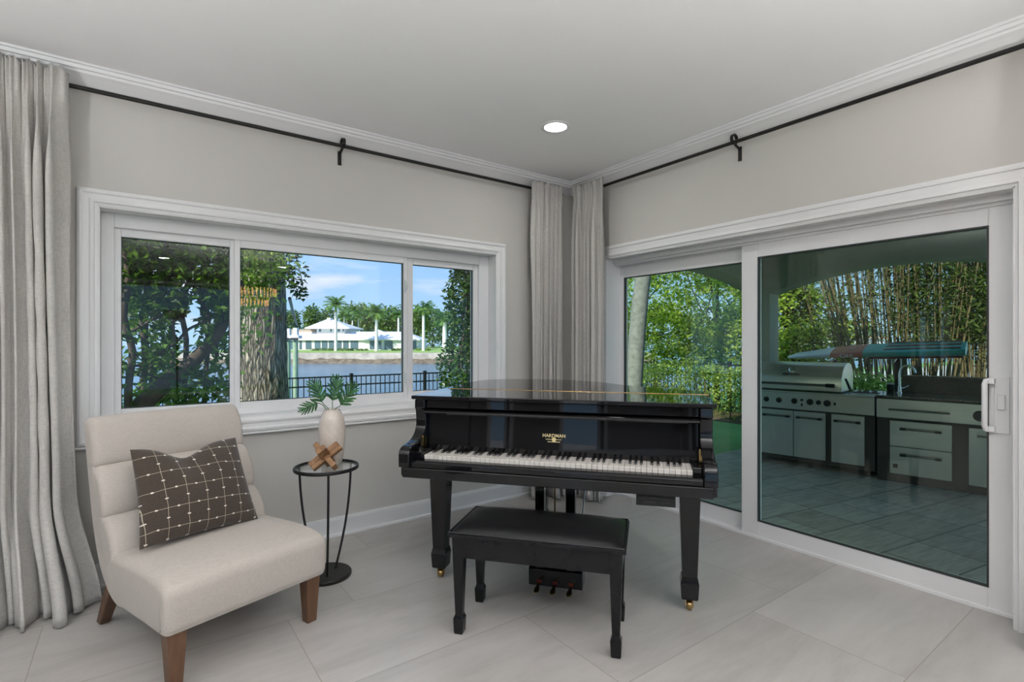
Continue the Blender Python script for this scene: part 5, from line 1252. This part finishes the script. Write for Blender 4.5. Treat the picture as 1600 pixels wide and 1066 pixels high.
cb_ = MB().tube(catmull([a, a.lerp(b, 0.3) + Vector((0, 0, -0.06)), a.lerp(b, 0.7) + Vector((0, 0, -0.07)), b], 8), 0.022, 6).build('cable', 'blackplastic', None, smooth=60); tag(cb_, 'black cable running from the oak trunk to the piling cap', 'cable')

# white house seen past the bamboo
p = fr(1310, 48); h2 = thing('villa', 'sunlit white villa with a tan roof beyond the bamboo', 'house', (p[0], p[1], -0.13), BR)
w = MB().box(-1.5, 4.2, 0, 5, 0, 1.75).build('wall', 'whitewall', h2); MB().box(-0.3, 1.2, 0.5, 5, 1.75, 2.9).build('upper_wall', 'whitewall', h2)
MB().box(-1.8, 4.5, -0.3, 5.2, 1.75, 1.95).build('roof', 'tanroof', h2)
for x in (-1.1, -0.1, 1.6, 2.8): MB().box(x, x + 0.7, -0.04, 0.0, 0.5, 1.3).build('window', 'houseglass', w)
for q, lab in (((1308, 56), 'round green tree above the villa roof beyond the bamboo'), ((1345, 62), 'palm like green bush right of the villa beyond the bamboo')):
    p = fr(q[0], q[1]); t = thing('villa_tree', lab, 'tree', (p[0], p[1], -0.14), 0, 'trees by the villa'); mb = MB(); blob(mb, (0, 0, 2.6), (1.5, 1.5, 1.5), 420, 0.4, 0.26, rr, 0.5)
    MB().tube([(0, 0, 0), (0, 0, 2.6)], 0.12, 8).build('trunk', 'branch', t, smooth=60); fol(mb, 'foliage', 'hedgeleaf', t)

# ------------------------------------------------------------------ sky, sun, camera
wd = bpy.data.worlds.new('sky'); scene.world = wd; wd.use_nodes = True; nt = wd.node_tree; nt.nodes.clear()
out = nt.nodes.new('ShaderNodeOutputWorld'); bg = nt.nodes.new('ShaderNodeBackground'); tc = nt.nodes.new('ShaderNodeTexCoord')
sp = nt.nodes.new('ShaderNodeSeparateXYZ'); nt.links.new(tc.outputs['Generated'], sp.inputs[0])
rp = nt.nodes.new('ShaderNodeValToRGB'); el = rp.color_ramp.elements
for e, (pos, c) in zip([el[0], el[1]] + [el.new(0.5) for _ in range(2)], [(0.0, (0.46, 0.70, 0.95)), (0.08, (0.36, 0.62, 0.95)), (0.22, (0.25, 0.51, 0.93)), (1.0, (0.14, 0.33, 0.78))]): e.position = pos; e.color = c4(c)
nt.links.new(sp.outputs[2], rp.inputs[0])
mp = nt.nodes.new('ShaderNodeMapping'); mp.inputs['Scale'].default_value = (2.2, 2.2, 11); nt.links.new(tc.outputs['Generated'], mp.inputs[0])
nz = nt.nodes.new('ShaderNodeTexNoise'); nz.inputs['Scale'].default_value = 2.1; nz.inputs['Detail'].default_value = 5; nt.links.new(mp.outputs[0], nz.inputs['Vector'])
cr = nt.nodes.new('ShaderNodeValToRGB'); cr.color_ramp.elements[0].position = 0.56; cr.color_ramp.elements[1].position = 0.78; nt.links.new(nz.outputs['Fac'], cr.inputs[0])
mx = nt.nodes.new('ShaderNodeMix'); mx.data_type = 'RGBA'; nt.links.new(cr.outputs[0], mx.inputs[0]); nt.links.new(rp.outputs[0], mx.inputs[6]); mx.inputs[7].default_value = (0.85, 0.88, 0.93, 1)
nt.links.new(mx.outputs[2], bg.inputs[0]); bg.inputs[1].default_value = SKY; nt.links.new(bg.outputs[0], out.inputs[0])
sl = bpy.data.lights.new('sun', 'SUN'); sl.energy = SUN; sl.angle = math.radians(0.6); sl.color = (1.0, 0.95, 0.87)
so = bpy.data.objects.new('sun', sl); COL.objects.link(so)
sd = Vector((-0.91, -0.27, 0.63)).normalized(); so.rotation_euler = sd.to_track_quat('Z', 'Y').to_euler(); so.location = (-20, 0, 30)

cam = bpy.data.cameras.new('camera'); co = bpy.data.objects.new('camera', cam); COL.objects.link(co)
cam.sensor_width = 36; cam.lens = 811 / 1600 * 36; cam.shift_y = 2 / 1600; cam.clip_end = 1500; cam.clip_start = 0.02
TH = math.atan2(1115, 811)
co.location = (0, 0, 1.3); co.rotation_euler = (PI / 2, 0, TH - PI / 2)
scene.camera = co
vs_ = scene.view_settings; vs_.view_transform = 'Standard'; vs_.look = 'None'; vs_.gamma = 1; vs_.use_curve_mapping = False; vs_.exposure = EXPO
cy = scene.cycles; cy.use_denoising = True; cy.max_bounces = 10; cy.diffuse_bounces = 5; cy.glossy_bounces = 4; cy.transparent_max_bounces = 12; cy.transmission_bounces = 4
cy.sample_clamp_indirect = 6; cy.caustics_reflective = False; cy.caustics_refractive = False; cy.blur_glossy = 0.3
